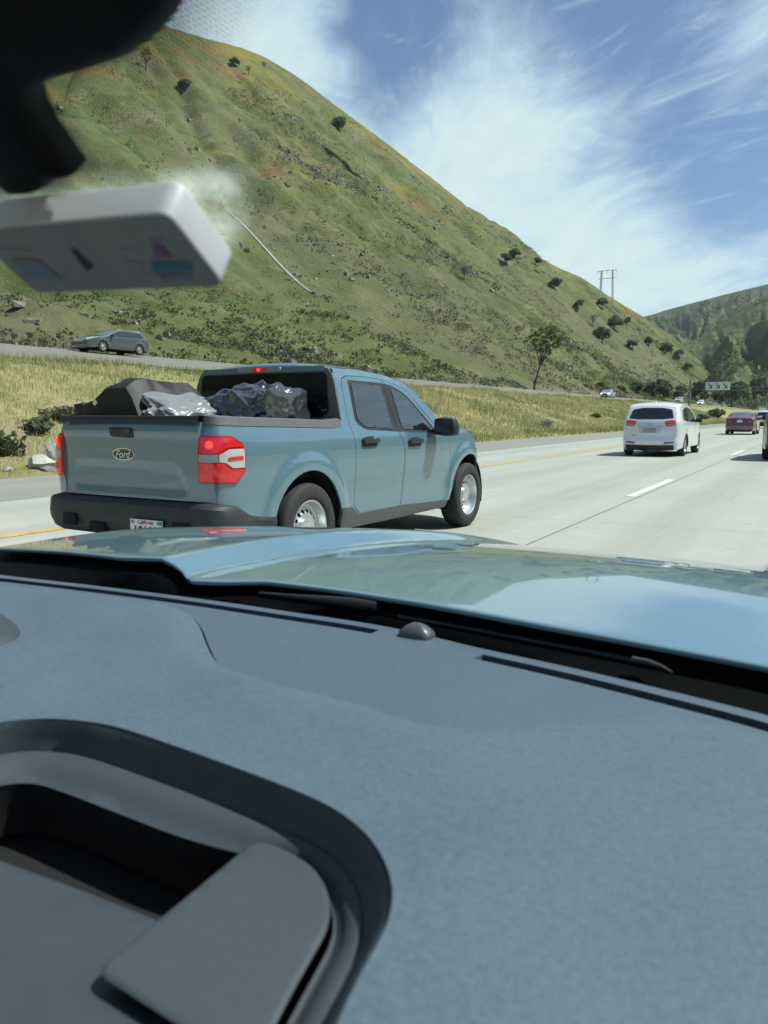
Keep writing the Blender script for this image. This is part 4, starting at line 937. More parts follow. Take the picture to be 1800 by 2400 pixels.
MB().box((-.034, -.160, .500), (.003, .030, .020)).build('sticker', mat('sticker_grey', (.25, .26, .27), .5), pl_)
mb = MB().box((2.4, 0, .47), (4.3, 1.10, .36), bev=.04).box((2.63, 0, .50), (1.9, 1.64, .34), bev=.05).box((2.6, 0, .95), (1.75, 1.5, .5), bev=.1).box((4.1, 0, .8), (.75, 1.1, .4), bev=.05)
mb.build('underbody', dark, TRK)
mb = MB().tube([(.35, .40, .335), (.16, .40, .33), (.04, .40, .325)], .03, 10); mb.build('exhaust_pipe', chrome, TRK)
# antenna on the roof
mb = MB().lathe([(.075, -.005), (.065, .02), (.035, .045), (.015, .06), (.006, .065)], 16, 'Z', (2.05, -.02, 1.722)); an = mb.build('antenna', blk, TRK)
MB().tube([(2.05, -.02, 1.775), (2.02, .035, 1.85), (1.985, .08, 1.95)], [.006, .004, .003], 6).build('mast', blk, an)

# ---- what lies in the bed: two black plastic loads, each its own thing
def bag_mesh(c, size, seed, wr, fn=None, sub=6, amp=1.0):
    bm = bmesh.new(); bmesh.ops.create_icosphere(bm, subdivisions=sub, radius=1)
    P = np.array([v.co[:] for v in bm.verts]); F_ = [[v.index for v in f.verts] for f in bm.faces]; bm.free()
    k = np.abs(P).max(1)[:, None]; Q = P*(0.55+0.45/k)
    a = np.arctan2(P[:, 1], P[:, 0])
    d = fbm(P[:, 0]*2.3+5, P[:, 1]*2.3+P[:, 2]*3.1, seed, 3)*.13
    # sharp creases: ridged noise stretched along random directions
    rid = 0
    for q, (ax, ay, az, fr) in enumerate([(1.0, .35, .5, 1.5), (-.6, 1, .3, 2.1), (.2, -.8, 1, 2.7)]):
        t = (P[:, 0]*ax+P[:, 1]*ay+P[:, 2]*az)*fr
        rid = rid+(1-np.abs(fbm(t+seed, P[:, (q+1) % 3]*1.2+q, seed+q+3, 2)))**2*.5
    Q = Q*(1+d[:, None]*amp)+P*(rid[:, None]-.45)*wr
    Q = Q*np.asarray(size)
    if fn: Q = fn(Q)
    return Q+np.asarray(c), F_
shiny = mat('black_plastic_sheet', (0.030, 0.033, 0.035), 0.22, spec=1.0, bump=0.06, bscale=30, coat=.5)
silver = mat('grey_plastic_sheet', (0.20, 0.205, 0.21), 0.32, spec=0.8, bump=0.10, bscale=30)
matte = mat('black_fabric_cover', (0.005, 0.006, 0.007), 0.6, var=0.2, vscale=12)
def t2w(p): p = Vector(p); return Matrix.Rotation(R(90)+TA, 3, 'Z') @ p + Vector((TX, TY, 0))
b1 = thing('covered_load', 'angular matte black covered load with crumpled grey sheet in the pickup bed', 'covered load', t2w((.8, .35, .75)), R(90)+TA)
# body of the load: a wedge-topped box
prf = [(.62, .30), (.615, .52), (.555, .60), (.39, .665), (.22, .775), (.16, .785), (-.02, .765), (-.09, .70), (-.17, .55), (-.20, .48), (-.20, .30)]
rows = []
for x in np.linspace(-.40, .45, 30):
    e = 1-.10*abs(x/.42)**6
    rows.append([(x, (y-.2)*e+.2+.016*fbm(np.array([x*9]), np.array([z*9+y*7]), 3, 2)[0], .0+z*e+.022*fbm(np.array([x*6+4]), np.array([y*8]), 5, 3)[0]) for y, z in prf])
mb = MB(); mb.grid(rows)
for r_ in (rows[0][::-1], rows[-1]): mb.add(r_, [tuple(range(len(r_)))])
mb.build('cover', matte, b1, angle=25)
Q, F_ = bag_mesh((0.0, -.28, .46), (.40, .20, .17), 23, .15, lambda q: np.stack([q[:, 0], q[:, 1]*1.25, q[:, 2]+.28*np.clip(q[:, 1]/.25, -1, 1)*.42], -1)); link_mesh('plastic_sheet', Q, F_, silver, b1, angle=55)
Q, F_ = bag_mesh((-.33, .56, .54), (.07, .07, .06), 9, .10, sub=4); link_mesh('corner_knot', Q, F_, matte, b1)
mb = MB(); mb.lathe([(.0001, -.004), (.022, -.004), (.026, 0)], 18, 'Y'); k_ = mb.build('round_mark', chrome, b1); k_.rotation_euler = (0, 0, R(90)); k_.location = (-.405, .34, .60); k_.rotation_euler = (0, 0, R(-90))
b2 = thing('plastic_bag', 'shiny crumpled black plastic bag heaped against the cab rear window of the pickup', 'plastic bag', t2w((1.20, -.25, .75)), R(90)+TA)
Q, F_ = bag_mesh((0, -.06, .38), (.32, .49, .36), 41, .20, lambda q: np.stack([np.clip(q[:, 0], -.5, .40), np.where(q[:, 1] < 0, -.40*np.tanh(-q[:, 1]/.42), q[:, 1]), q[:, 2]*(1-.25*np.clip((q[:, 1]-.2)/.3, 0, 1))], -1), 6, .8); link_mesh('bag_body', Q, F_, shiny, b2, angle=60)
Q, F_ = bag_mesh((-.25, .26, .40), (.18, .17, .10), 47, .07, sub=5); link_mesh('bag_fold', Q, F_, mat('slate_plastic_sheet', (.07, .074, .078), .3, spec=.8, bump=.4, bscale=16), b2, angle=60)

# ================================================================== the other vehicles
def car(name, label, cat, loc, rz, col, prof, hw, belt, tumble, axles, wr, side_win, rear=(), front=(), group=None, sill=.20, bulge=.05, rnd=.07, mirror_at=None, mcol=None, h=.07, wheel_m=None, black_low=None, side_strip=None):
    """vehicle facing +x with its tail at x=0. prof: (x, z) over the top from tail to nose; hw(x): half width; side_win: outlines (x, z)"""
    root = thing(name, label, cat, loc, rz, group)
    P = resample(spline(prof, 5), .07, False)
    T = np.gradient(P, axis=0); T /= np.linalg.norm(T, axis=1)[:, None]; Nn = np.stack([-T[:, 1], T[:, 0]], 1)
    def sy(x, z):
        b = belt(x); return hw(x)-np.maximum(0, z-b)*tumble-np.clip(.42-z, 0, 1)**1.5*.30
    def smap(off=0.0, sgn=-1):
        def f(x, z):
            d = dist_poly(np.stack([x, z], -1), P, False); k = np.clip(d/rnd, 0, 1); ins = rnd*(1-np.sqrt(np.clip(1-(1-k)**2, 0, 1)))
            fl = 0
            for ax in axles:
                r = np.hypot(x-ax, z-wr); fl = fl+.018*(1-smoothstep(r, wr+.10, wr+.17))
            return np.stack([x, sgn*(sy(x, z)-ins+off+fl*(off == 0)), z], -1)
        return f
    ol = [tuple(p) for p in P]
    x1 = P[-1][0]; bot = []
    for ax in axles[::-1]:
        bot += [(ax+(wr+.055)*math.cos(R(a)), wr+(wr+.055)*math.sin(R(a))) for a in np.linspace(-8, 188, 18)]
    lo = wr+(wr+.055)*math.sin(R(-8)); ol = [p for p in ol if p[1] >= min(sill, lo)-.001] + [(x, max(z, lo)) for x, z in bot]
    m_ = paint(*col); body = None
    for mir in (False, True):
        o = panel('body_side', ol, smap(), m_, root, h=h, mirror=mir, rings=(rnd*.15, rnd*.4, rnd*.8), angle=50)
        for i, w in enumerate(side_win): panel('side_window', rounded(w, .03), smap(.006), glass, root, h=.09, mirror=mir)
        if side_strip: panel('side_cladding', side_strip, smap(.008), clad, root, h=.09, mirror=mir)
        for ax in axles: wheel(root, ax, (hw(np.array(ax))-.11)*(1 if mir else -1), wr, .215, 1 if mir else -1, None, 12, True, wheel_m)
        if mirror_at:
            mx, mz_ = mirror_at; yy = float(sy(np.array(mx), np.array(mz_)))+.12
            q = MB().box((mx, -yy if not mir else yy, mz_), (.12, .20, .14), bev=.045).tube([(mx+.03, (-yy+.2) if not mir else (yy-.2), mz_-.05), (mx+.02, (-yy+.05) if not mir else (yy-.05), mz_-.04)], .025, 6); q.build('door_mirror', mcol or blk, root)
    ye = np.maximum(sy(P[:, 0], P[:, 1])-rnd, .05)
    t = np.linspace(-1, 1, 15); k = 1-np.abs(t)**2.4
    rows = [[(P[i, 0]+Nn[i, 0]*bulge*q, ye[i]*t_, P[i, 1]+Nn[i, 1]*bulge*q) for t_, q in zip(t, k)] for i in range(len(P))]
    mb = MB(); mb.grid(rows); mb.f = [f[::-1] for f in mb.f]; shell = mb.build('body_shell', m_, root, angle=50)
    imax = int(np.argmax(P[:, 1]))
    def fmap(seg, off):
        Q = P[:imax+1] if seg == 'rear' else P[imax:][::-1]; N2 = Nn[:imax+1] if seg == 'rear' else Nn[imax:][::-1]; y2 = ye[:imax+1] if seg == 'rear' else ye[imax:][::-1]
        zz = np.maximum.accumulate(Q[:, 1])+np.arange(len(Q))*1e-7
        def f(y, z):
            x = np.interp(z, zz, Q[:, 0]); nx = np.interp(z, zz, N2[:, 0]); nz = np.interp(z, zz, N2[:, 1]); e = np.interp(z, zz, y2)
            tt = np.clip(np.abs(y)/e, 0, 1); b = bulge*(1-tt**2.4)+off; over = np.clip(np.abs(y)-e, 0, 1)
            x = x+over*1.1*(1 if seg == 'rear' else -1)
            return np.stack([x+nx*b, y, z+nz*b], -1)
        return f
    for seg, feats in (('rear', rear), ('front', front)):
        for nm, ou, mt, off, both in feats:
            for mir in ((False, True) if both else (False,)):
                panel(nm, ou, fmap(seg, off), mt, root, h=.05, thick=.012, flip=(seg == 'rear'), mirror=mir)
    L0, L1 = float(P[:, 0].min()), float(P[:, 0].max())
    MB().box(((L0+L1)/2, 0, .36), (L1-L0-.35, float(hw(np.array((L0+L1)/2)))*1.35, .34), bev=.06).build('underbody', dark, root)
    return root
def hwf(W, L, e0=.16, e1=.22, p=5):
    return lambda x: W/2*(1-e0*np.clip(1-np.asarray(x)/(L*.42), 0, 1)**p-e1*np.clip((np.asarray(x)-L*.6)/(L*.4), 0, 1)**p)
cst = lambda z, k=0.0: (lambda x: z-k*np.asarray(x))
ORI = R(90)
lens_rr = mat('tail_lens', (0.50, 0.03, 0.03), 0.15, coat=1.0, emit=(1, .05, .04), estr=.10); grey_plate = mat('grey_plate', (0.30, 0.32, 0.33), 0.5); plate_w = M['plate_white']
white_p = ('white_paint', (0.70, 0.73, 0.74)); red_p = ('dark_red_paint', (0.095, 0.012, 0.022)); silver_p = ('silver_paint', (0.42, 0.46, 0.48)); tan_p = ('champagne_paint', (0.50, 0.46, 0.40)); gun_p = ('gunmetal_paint', (0.075, 0.085, 0.09)); dk_p = ('dark_olive_paint', (0.022, 0.026, 0.024))
# white tall hatchback ahead
prof_h = [(.10, .20), (.03, .34), (.0, .48), (.035, .62), (.05, .85), (.10, 1.05), (.21, 1.22), (.36, 1.44), (.50, 1.56), (.9, 1.615), (1.6, 1.625), (2.2, 1.585), (2.65, 1.47), (3.15, 1.18), (3.45, 1.05), (3.9, .95), (4.2, .80), (4.36, .60), (4.38, .40), (4.32, .20)]
hb = car('hatchback', 'white tall hatchback with a dark rear window driving ahead of the blue pickup', 'car', (-4.72, 24.75, 0), ORI-R(0.5), white_p, prof_h, hwf(1.83, 4.38), cst(1.0), .28, (.92, 3.57), .325,
    [[(.62, 1.12), (.78, 1.40), (1.25, 1.50), (1.75, 1.51), (2.2, 1.46), (2.62, 1.30), (2.85, 1.10), (2.6, 1.05), (1.2, 1.07)]],
    rear=[('rear_window', rounded([(-.66, 1.16), (-.58, 1.42), (-.3, 1.455), (.3, 1.455), (.58, 1.42), (.66, 1.16), (.35, 1.115), (-.35, 1.115)], .04), glass, .006, False),
          ('tail_lamp', rounded([(.40, 1.055), (.62, 1.105), (.80, 1.10), (.80, .95), (.52, .91), (.46, .94)], .02), lens_rr, .012, True),
          ('clear_lens', [(.50, .985), (.78, 1.0), (.78, .965), (.54, .95)], lens_g, .020, True),
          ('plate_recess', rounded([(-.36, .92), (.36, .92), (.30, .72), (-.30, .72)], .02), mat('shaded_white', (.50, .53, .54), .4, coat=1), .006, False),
          ('number_plate', [(-.19, .86), (.19, .86), (.19, .73), (-.19, .73)], grey_plate, .012, False),
          ('chrome_bar', [(-.36, .935), (.36, .935), (.36, .905), (-.36, .905)], M['chrome'], .012, False),
          ('badge', el(.07, .032, 0, .98), chrome, .012, False),
          ('model_badge', rounded([(.40, .66), (.55, .66), (.55, .63), (.40, .63)], .01), grey_plate, .008, False),
          ('reflector', rounded([(.42, .40), (.80, .42), (.80, .47), (.44, .46)], .01), mat('dark_reflector', (.12, .14, .14), .4), .010, True),
          ('lower_bumper', [(-.80, .37), (.80, .37), (.74, .21), (-.74, .21)], blk, .010, False)],
    mirror_at=(2.72, 1.10), sill=.20)
MB().lathe([(.04, -.01), (.03, .03), (.012, .05), (.001, .055)], 12, 'Z', (.75, 0, 1.645)).build('roof_antenna', M['white_paint'], hb)
MB().box((.50, 0, 1.50), (.05, .30, .025), bev=.01).build('brake_lamp', lens_d, hb)
# dark red saloon
prof_s = [(.12, .24), (.05, .36), (.0, .55), (.04, .80), (.10, 1.00), (.22, 1.09), (.55, 1.12), (.85, 1.20), (1.25, 1.37), (1.6, 1.445), (2.2, 1.46), (2.7, 1.40), (3.2, 1.19), (3.55, 1.02), (4.2, .92), (4.65, .78), (4.84, .58), (4.85, .40), (4.78, .22)]
saloon_rear = [('rear_window', rounded([(-.62, 1.17), (-.50, 1.385), (.50, 1.385), (.62, 1.17)], .05), mat('bright_glass', (.09, .11, .12), .04, spec=1.0, coat=1.0), .006, False),  # rear glass lightened: reflected sky is put into its base colour
          ('tail_lamp', rounded([(.50, .98), (.80, 1.0), (.84, .84), (.55, .82)], .02), lens_d, .012, True), ('clear_lens', rounded([(.52, .88), (.66, .88), (.66, .82), (.54, .82)], .01), lens_g, .020, True),
          ('number_plate', [(-.17, .94), (.17, .94), (.17, .79), (-.17, .79)], plate_w, .010, False), ('badge', el(.06, .035, 0, 1.005), chrome, .012, False),
          ('lower_bumper', [(-.78, .36), (.78, .36), (.72, .25), (-.72, .25)], blk, .008, False)]
sw_s = [[(1.05, 1.12), (1.35, 1.33), (1.75, 1.385), (2.25, 1.39), (2.65, 1.32), (3.05, 1.09), (2.8, 1.05), (1.4, 1.06)]]
sn = car('saloon_car', 'dark red saloon seen from behind, ahead of the white hatchback', 'car', (-5.02, 55.9, 0), ORI, red_p, prof_s, hwf(1.84, 4.85), cst(1.0), .42, (1.05, 3.85), .33, sw_s, rear=saloon_rear, mirror_at=(2.95, 1.06))
# white patrol car with a light bar
prof_u = [(.12, .30), (.03, .45), (.0, .60), (.03, .85), (.08, 1.05), (.18, 1.25), (.36, 1.55), (.50, 1.68), (.9, 1.745), (1.8, 1.76), (2.5, 1.72), (2.9, 1.62), (3.5, 1.22), (3.75, 1.12), (4.4, 1.05), (4.8, .90), (4.98, .70), (5.0, .45), (4.95, .28)]
suv_rear = lambda pl: [('rear_window', rounded([(-.70, 1.22), (-.60, 1.56), (.60, 1.56), (.70, 1.22)], .05), glass, .006, False),
          ('tail_lamp', rounded([(.56, 1.12), (.90, 1.14), (.90, .88), (.66, .90)], .03), lens_d, .012, True), ('number_plate', [(-.17, .95), (.17, .95), (.17, .80), (-.17, .80)], pl, .012, False),
          ('lower_bumper', [(-.86, .62), (.86, .62), (.78, .31), (-.78, .31)], blk, .010, False)]
sw_u = [[(.62, 1.18), (.75, 1.52), (1.3, 1.62), (2.3, 1.61), (2.75, 1.52), (3.15, 1.20), (2.9, 1.14), (1.2, 1.14)]]
pc = car('patrol_car', 'white patrol car with black doors and a light bar, partly hidden by the red saloon', 'patrol car', (-5.55, 86.5, 0), ORI, white_p, prof_u, hwf(1.98, 5.0), cst(1.10), .34, (.98, 3.95), .37, sw_u, rear=suv_rear(plate_w), mirror_at=(3.0, 1.18), sill=.28)
panel('dark_band', [(-.96, 1.06), (.96, 1.06), (.96, .88), (-.96, .88)], lambda y, z: np.stack([.035-.05*(1-(np.abs(y)/1.0)**2.4)+np.clip(np.abs(y)-.8, 0, 1)*1.1-.012, y, z], -1), blk, pc, h=.08, thick=.01, flip=True)
lb = MB().box((2.05, 0, 1.84), (.26, 1.36, .06), bev=.02).build('light_bar', blk, pc)
MB().box((2.05, .36, 1.92), (.30, .62, .15), bev=.04).build('clear_lamp', mat('clear_beacon', (.80, .76, .68), .2, coat=1), lb)
MB().box((2.05, -.36, 1.92), (.30, .66, .17), bev=.04).build('blue_lamp', mat('blue_beacon', (.04, .14, .60), .2, coat=1, emit=(.1, .3, 1), estr=.25), lb)
# dark off-roader at the right edge
car('off_roader', 'dark off-roader at the right edge, only its left rear corner and tyre in view', 'car', (-.58, 23.85, 0), ORI, dk_p, prof_u, hwf(2.02, 5.0), cst(1.10), .34, (.98, 3.95), .40, sw_u, rear=suv_rear(grey_plate), mirror_at=(3.0, 1.18), sill=.32)
# traffic on the other carriageway (facing us)
face = lambda zl=.70: [('windscreen', rounded([(-.66, 1.06), (-.52, 1.37), (.52, 1.37), (.66, 1.06)], .05), mat('bright_glass', (.09, .11, .12), .04), .006, False),
        ('headlamp', rounded([(.48, .74), (.82, .80), (.84, .68), (.55, .63)], .02), mat('lit_headlamp', (.9, .9, .85), .2, emit=(1, .97, .9), estr=3.0), .014, True),
        ('grille', rounded([(-.44, .70), (.44, .70), (.36, .50), (-.36, .50)], .03), blk, .008, False), ('lower_grille', rounded([(-.7, .40), (.7, .40), (.62, .28), (-.62, .28)], .03), blk, .008, False)]
OG = 'oncoming cars on the other carriageway'
def opp(px, py, X): p = at_X(px, py, X); return (X, p[1], opp_z(X)+.02)
FACE = -R(90)
def place_opp(px, py, X, L): x, y, z = opp(px, py, X); return (x, y+L, z)
car('saloon_car', 'silver saloon with bright headlamps coming down the other carriageway', 'car', place_opp(1417, 933, -34.5, 4.85), FACE, silver_p, prof_s, hwf(1.84, 4.85), cst(1.0), .42, (1.05, 3.85), .33, sw_s, front=face(), mirror_at=(2.95, 1.06), group=OG)
car('off_roader', 'pale tan off-roader oncoming, just above the roof of the white hatchback', 'car', place_opp(1588, 946.5, -34.5, 5.0), FACE, tan_p, prof_u, hwf(1.98, 5.0), cst(1.10), .34, (.98, 3.95), .37, sw_u,
    front=[('windscreen', rounded([(-.72, 1.20), (-.58, 1.62), (.58, 1.62), (.72, 1.20)], .05), M['bright_glass'], .006, False), ('headlamp', rounded([(.52, .90), (.86, .94), (.88, .80), (.58, .78)], .02), lens_w, .014, True), ('grille', rounded([(-.48, .92), (.48, .92), (.42, .66), (-.42, .66)], .03), blk, .008, False)], mirror_at=(3.0, 1.18), group=OG, sill=.28)
car('hatchback', 'white hatchback oncoming far off, right of the tan off-roader', 'car', place_opp(1640, 950, -34.5, 4.38), FACE, white_p, prof_h, hwf(1.83, 4.38), cst(1.0), .30, (.92, 3.57), .325, sw_s if False else [[(.62, 1.12), (.78, 1.40), (1.75, 1.51), (2.62, 1.30), (2.85, 1.10), (1.2, 1.07)]], front=[(a, b, c, d, e) for a, b, c, d, e in face()], mirror_at=(2.72, 1.10), group=OG)
prof_v = [(.10, .22), (.02, .40), (.0, .60), (.05, .92), (.18, 1.15), (.42, 1.40), (.62, 1.47), (1.2, 1.51), (2.1, 1.52), (2.7, 1.45), (3.3, 1.22), (3.75, 1.02), (4.4, .92), (4.85, .76), (5.0, .58), (5.02, .40), (4.95, .22)]
vn = car('estate_car', 'grey estate car with a pale roof rail passing on the other carriageway', 'car', (0, 0, 0), FACE+R(0), gun_p, prof_v, hwf(1.95, 5.02, .12, .2), cst(1.02), .30, (.95, 3.95), .34,
    [[(.55, 1.10), (.72, 1.36), (1.2, 1.43), (2.1, 1.43), (2.65, 1.36), (3.2, 1.14), (3.35, 1.04), (1.2, 1.04)]],
    front=[('windscreen', rounded([(-.76, 1.06), (-.60, 1.42), (.60, 1.42), (.76, 1.06)], .05), M['bright_glass'], .006, False), ('headlamp', rounded([(.50, .80), (.86, .90), (.88, .72), (.58, .68)], .02), lens_w, .014, True), ('grille', rounded([(-.44, .72), (.44, .72), (.36, .58), (-.36, .58)], .03), chrome, .008, False)], mirror_at=(3.25, 1.06), group=OG, side_strip=[(1.40, .22), (1.40, .62), (3.5, .60), (3.5, .22)])
p = at_X(185, 817, -41.0); vn.location = (-41.0, p[1]+5.02, opp_z(-41.0)+.02)
MB().box((1.5, .56, 1.525), (1.9, .05, .05), bev=.015).box((1.5, -.56, 1.525), (1.9, .05, .05), bev=.015).build('roof_rail', mat('pale_rail', (.6, .62, .62), .4), vn)

# ================================================================== the car we sit in
OWN = thing('own_car', 'blue-grey car we ride in: its dashboard, windscreen base and bonnet fill the foreground', 'car', (-.41, 0, 0))
def own(o): o.location.x += .41; return o                        # parts are modelled in road coordinates
DZ = .980; XC_ = -.41
un = lambda pts, z=DZ: [tuple(at_z(x, y, z, True)[:2]) for x, y in pts]
dash_m = None
def dash_material(name, c1, c2, bscale=420):
    m = bpy.data.materials.new(name); m.use_nodes = True; t = NT(m.node_tree)
    tc = t.n('ShaderNodeTexCoord').outputs['Object']
    a = t.noise(tc, 900, 2, 0.7); b = t.noise(tc, 210, 5, 0.8); c = t.noise(tc, 7, 4, 0.6)
    f = t.math('ADD', t.math('MULTIPLY', a, 0.42), t.math('ADD', t.math('MULTIPLY', b, 0.44), t.math('MULTIPLY', c, 0.14)))
    col = t.ramp(f, [(0.37, c1), (0.63, c2)])
    bs = t.n('ShaderNodeBsdfPrincipled', ins={'Base Color': col, 'Roughness': 0.55}); bs.inputs['Specular IOR Level'].default_value = 0.62
    bp = t.n('ShaderNodeBump', ins={'Strength': 0.5, 'Distance': 0.0006, 'Height': t.noise(tc, bscale*2, 2, 0.6)}); t.l(bp.outputs[0], bs.inputs['Normal'])
    o = t.n('ShaderNodeOutputMaterial'); t.l(bs.outputs[0], o.inputs[0]); return m
dash_m = dash_material('dash_fabric', (0.046, 0.074, 0.102), (0.106, 0.152, 0.196)); top_m = dash_material('dash_top', (0.048, 0.075, 0.102), (0.090, 0.130, 0.168))
pod_m = mat('bin_grey', (0.044, 0.059, 0.069), 0.62, var=0.05, vscale=300, bump=0.05, bscale=500); band_m = mat('bin_surround', (0.050, 0.078, 0.092), 0.75, var=0.12, vscale=30, bump=0.05, bscale=500)  # bin grey, like the floor below, carries shade in its colour
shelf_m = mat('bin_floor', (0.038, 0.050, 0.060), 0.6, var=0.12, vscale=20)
groove = spline(un([(-300, 1216), (-120, 1232), (0, 1247), (200, 1270), (410, 1297), (600, 1325), (810, 1358), (1000, 1403), (1200, 1447), (1400, 1495), (1659, 1562), (1900, 1640), (2200, 1760)]), 6)
seam = spline(un([(-300, 1248), (-150, 1257), (0, 1268), (100, 1275), (250, 1290), (350, 1305), (402, 1322), (430, 1350), (447, 1390), (462, 1420), (485, 1440), (530, 1457), (620, 1482), (700, 1502), (800, 1530), (880, 1555), (950, 1570), (1020, 1572), (1100, 1564), (1250, 1553), (1400, 1551), (1500, 1559), (1580, 1574), (1659, 1592), (1850, 1650), (2100, 1760)]), 5)
def off_curve(c, d): t = np.gradient(c, axis=0); t /= np.linalg.norm(t, axis=1)[:, None]; return c+np.stack([-t[:, 1], t[:, 0]], 1)*d
def cut(c, a, b): return c[(c[:, 0] >= a) & (c[:, 0] <= b)]
def slot(a, b): c = cut(groove, a, b); return np.concatenate([off_curve(c, -.010), off_curve(c, .010)[::-1]])
front_edge = off_curve(groove, .031)
far_ol = np.concatenate([off_curve(seam, .0026), front_edge[::-1]])
gx_l = at_z(815, 1358, DZ, True)[0]; gx_r = at_z(1003, 1404, DZ, True)[0]
slots = [slot(groove[3, 0], gx_l), slot(gx_r, groove[-4, 0])]
fz = lambda x, y: np.stack([x, y, DZ-.004-.001*smoothstep(-dist_poly(np.stack([x, y], -1), front_edge, False), -.006, 0)], -1)
dp_ = own(panel('dashboard', far_ol, fz, top_m, OWN, holes=slots, h=.03, thick=.008, angle=60))
for a_, b_ in ((groove[3, 0], gx_l), (gx_r, groove[-4, 0])):
    c = cut(groove, a_, b_); rw = [off_curve(c, d) for d in (-.010, -.010, .010, .010)]
    mb = MB(); mb.grid([[(*r_[i], z) for r_, z in zip(rw, (DZ-.006, DZ-.03, DZ-.03, DZ-.006))] for i in range(len(c))]); mb.build('defroster_slot', dark, dp_)
# storage bin outlines
O = spline(un([(-420, 1760), (-260, 1680), (-120, 1612), (-40, 1590), (40, 1577), (110, 1574), (180, 1579), (260, 1594), (400, 1642), (560, 1702), (680, 1752), (745, 1790), (795, 1835), (830, 1890), (847, 1950), (842, 2010), (820, 2065), (770, 2160), (720, 2270), (640, 2450), (560, 2640)]), 4)
near_ol = np.concatenate([seam[::-1], [(-1.6, .60), (-1.6, -.05)], [tuple(O[-1]+np.array([-.5, -.06])), tuple(O[-1]+np.array([-.01, -.06]))], [(.65, -.02), (.65, seam[-1, 1])]])
def nz(x, y):
    d = dist_poly(np.stack([x, y], -1), seam, False); do = dist_poly(np.stack([x, y], -1), O, False)
    return np.stack([x, y, DZ+.009-.0075*(1-smoothstep(d, .003, .032))-.0050*(1-smoothstep(d, 0, .0018))+0*do], -1)
binhole = np.concatenate([O, [tuple(O[-1]+np.array([-.25, -.03])), tuple(O[0]+np.array([-.02, -.1]))]])
own(panel('dash_panel', near_ol, nz, dash_m, OWN, holes=[binhole], h=.022, thick=.006, rings=(.0012, .003, .005, .012, .025), angle=60))
ZR = .962
R1 = spline(un([(-420, 1800), (-260, 1722), (-120, 1658), (-40, 1634), (40, 1621), (100, 1620), (170, 1628), (250, 1652), (400, 1706), (560, 1770), (650, 1808), (710, 1842), (750, 1885), (775, 1935), (783, 1990), (775, 2040), (750, 2092), (700, 2190), (650, 2290), (570, 2460), (500, 2640)], ZR), 4)
R2 = spline(un([(-420, 1860), (-260, 1785), (-120, 1722), (-40, 1695), (30, 1683), (80, 1684), (140, 1702), (240, 1740), (390, 1796), (530, 1834), (600, 1842), (650, 1862), (690, 1895), (712, 1935), (720, 1985), (712, 2025), (690, 2070), (640, 2160), (590, 2255), (510, 2430), (440, 2640)], ZR-.006), 4)
bin_ = None
def ribbon(name, a, b, za, zb, m, parent, mid=None):
    rows = []
    n = min(len(a), len(b)); 
    for i in range(n):
        r_ = [(a[i][0], a[i][1], za)]
        for f, dz in (mid or []): r_.append((a[i][0]*(1-f)+b[i][0]*f, a[i][1]*(1-f)+b[i][1]*f, za*(1-f)+zb*f+dz))
        r_.append((b[i][0], b[i][1], zb)); rows.append(r_)
    mb = MB(); mb.grid(rows); return mb.build(name, m, parent, angle=50)
bin_ = own(ribbon('storage_bin', O, R1, DZ+.0052, ZR-.002, band_m, OWN, [(.08, .003), (.2, .004), (.5, .001), (.85, -.003)]))
ribbon('rim', R1, R2, ZR-.002, ZR-.010, pod_m, bin_, [(.05, .002), (.12, .0025), (.50, .002), (.62, -.001), (.9, -.003)])
ZL = ZR-.008
R3 = R2*.0+R2
lid = rounded(un([(552, 1822), (620, 1845), (674, 1878), (706, 1925), (715, 1977), (706, 2022), (636, 2146), (582, 2250), (440, 2260), (205, 2110)], ZL), [.012, .01, .01, .01, .01, .01, .01, .002, .002, .010])
panel('lid', lid, lambda x, y: np.stack([x, y, ZL+.0040-.0016*(1-smoothstep(dist_poly(np.stack([x, y], -1), lid), 0, .0025))**2], -1), pod_m, bin_, h=.012, thick=.003, rings=(.0015, .004), angle=60)
# cavity walls and floor
ZF = ZR-.055
wall_t = [p for p in R2[:60]]
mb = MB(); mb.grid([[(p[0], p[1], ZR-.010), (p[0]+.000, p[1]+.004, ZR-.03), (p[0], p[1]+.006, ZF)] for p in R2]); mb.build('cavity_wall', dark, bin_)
fl = un([(-420, 1700), (60, 1850), (345, 1975), (600, 2080), (700, 2300), (600, 2700), (-420, 2700)], ZF+.02)
shelf = spline(un([(-420, 1690), (-100, 1815), (0, 1857), (150, 1912), (330, 1985), (450, 2040), (560, 2090)], ZR-.030), 5)
low = un([(-420, 2640), (-100, 2640), (0, 2640), (150, 2640), (330, 2640), (450, 2640), (560, 2640)], ZR-.012); low = spline(low, 5)
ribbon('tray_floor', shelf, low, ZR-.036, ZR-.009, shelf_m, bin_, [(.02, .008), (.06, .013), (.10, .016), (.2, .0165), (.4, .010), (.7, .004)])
own(MB().box((XC_-.15, .38, .80), (2.2, .98, .20)).build('added_light_block', dark, OWN))  # black box added under the dash to block light from below
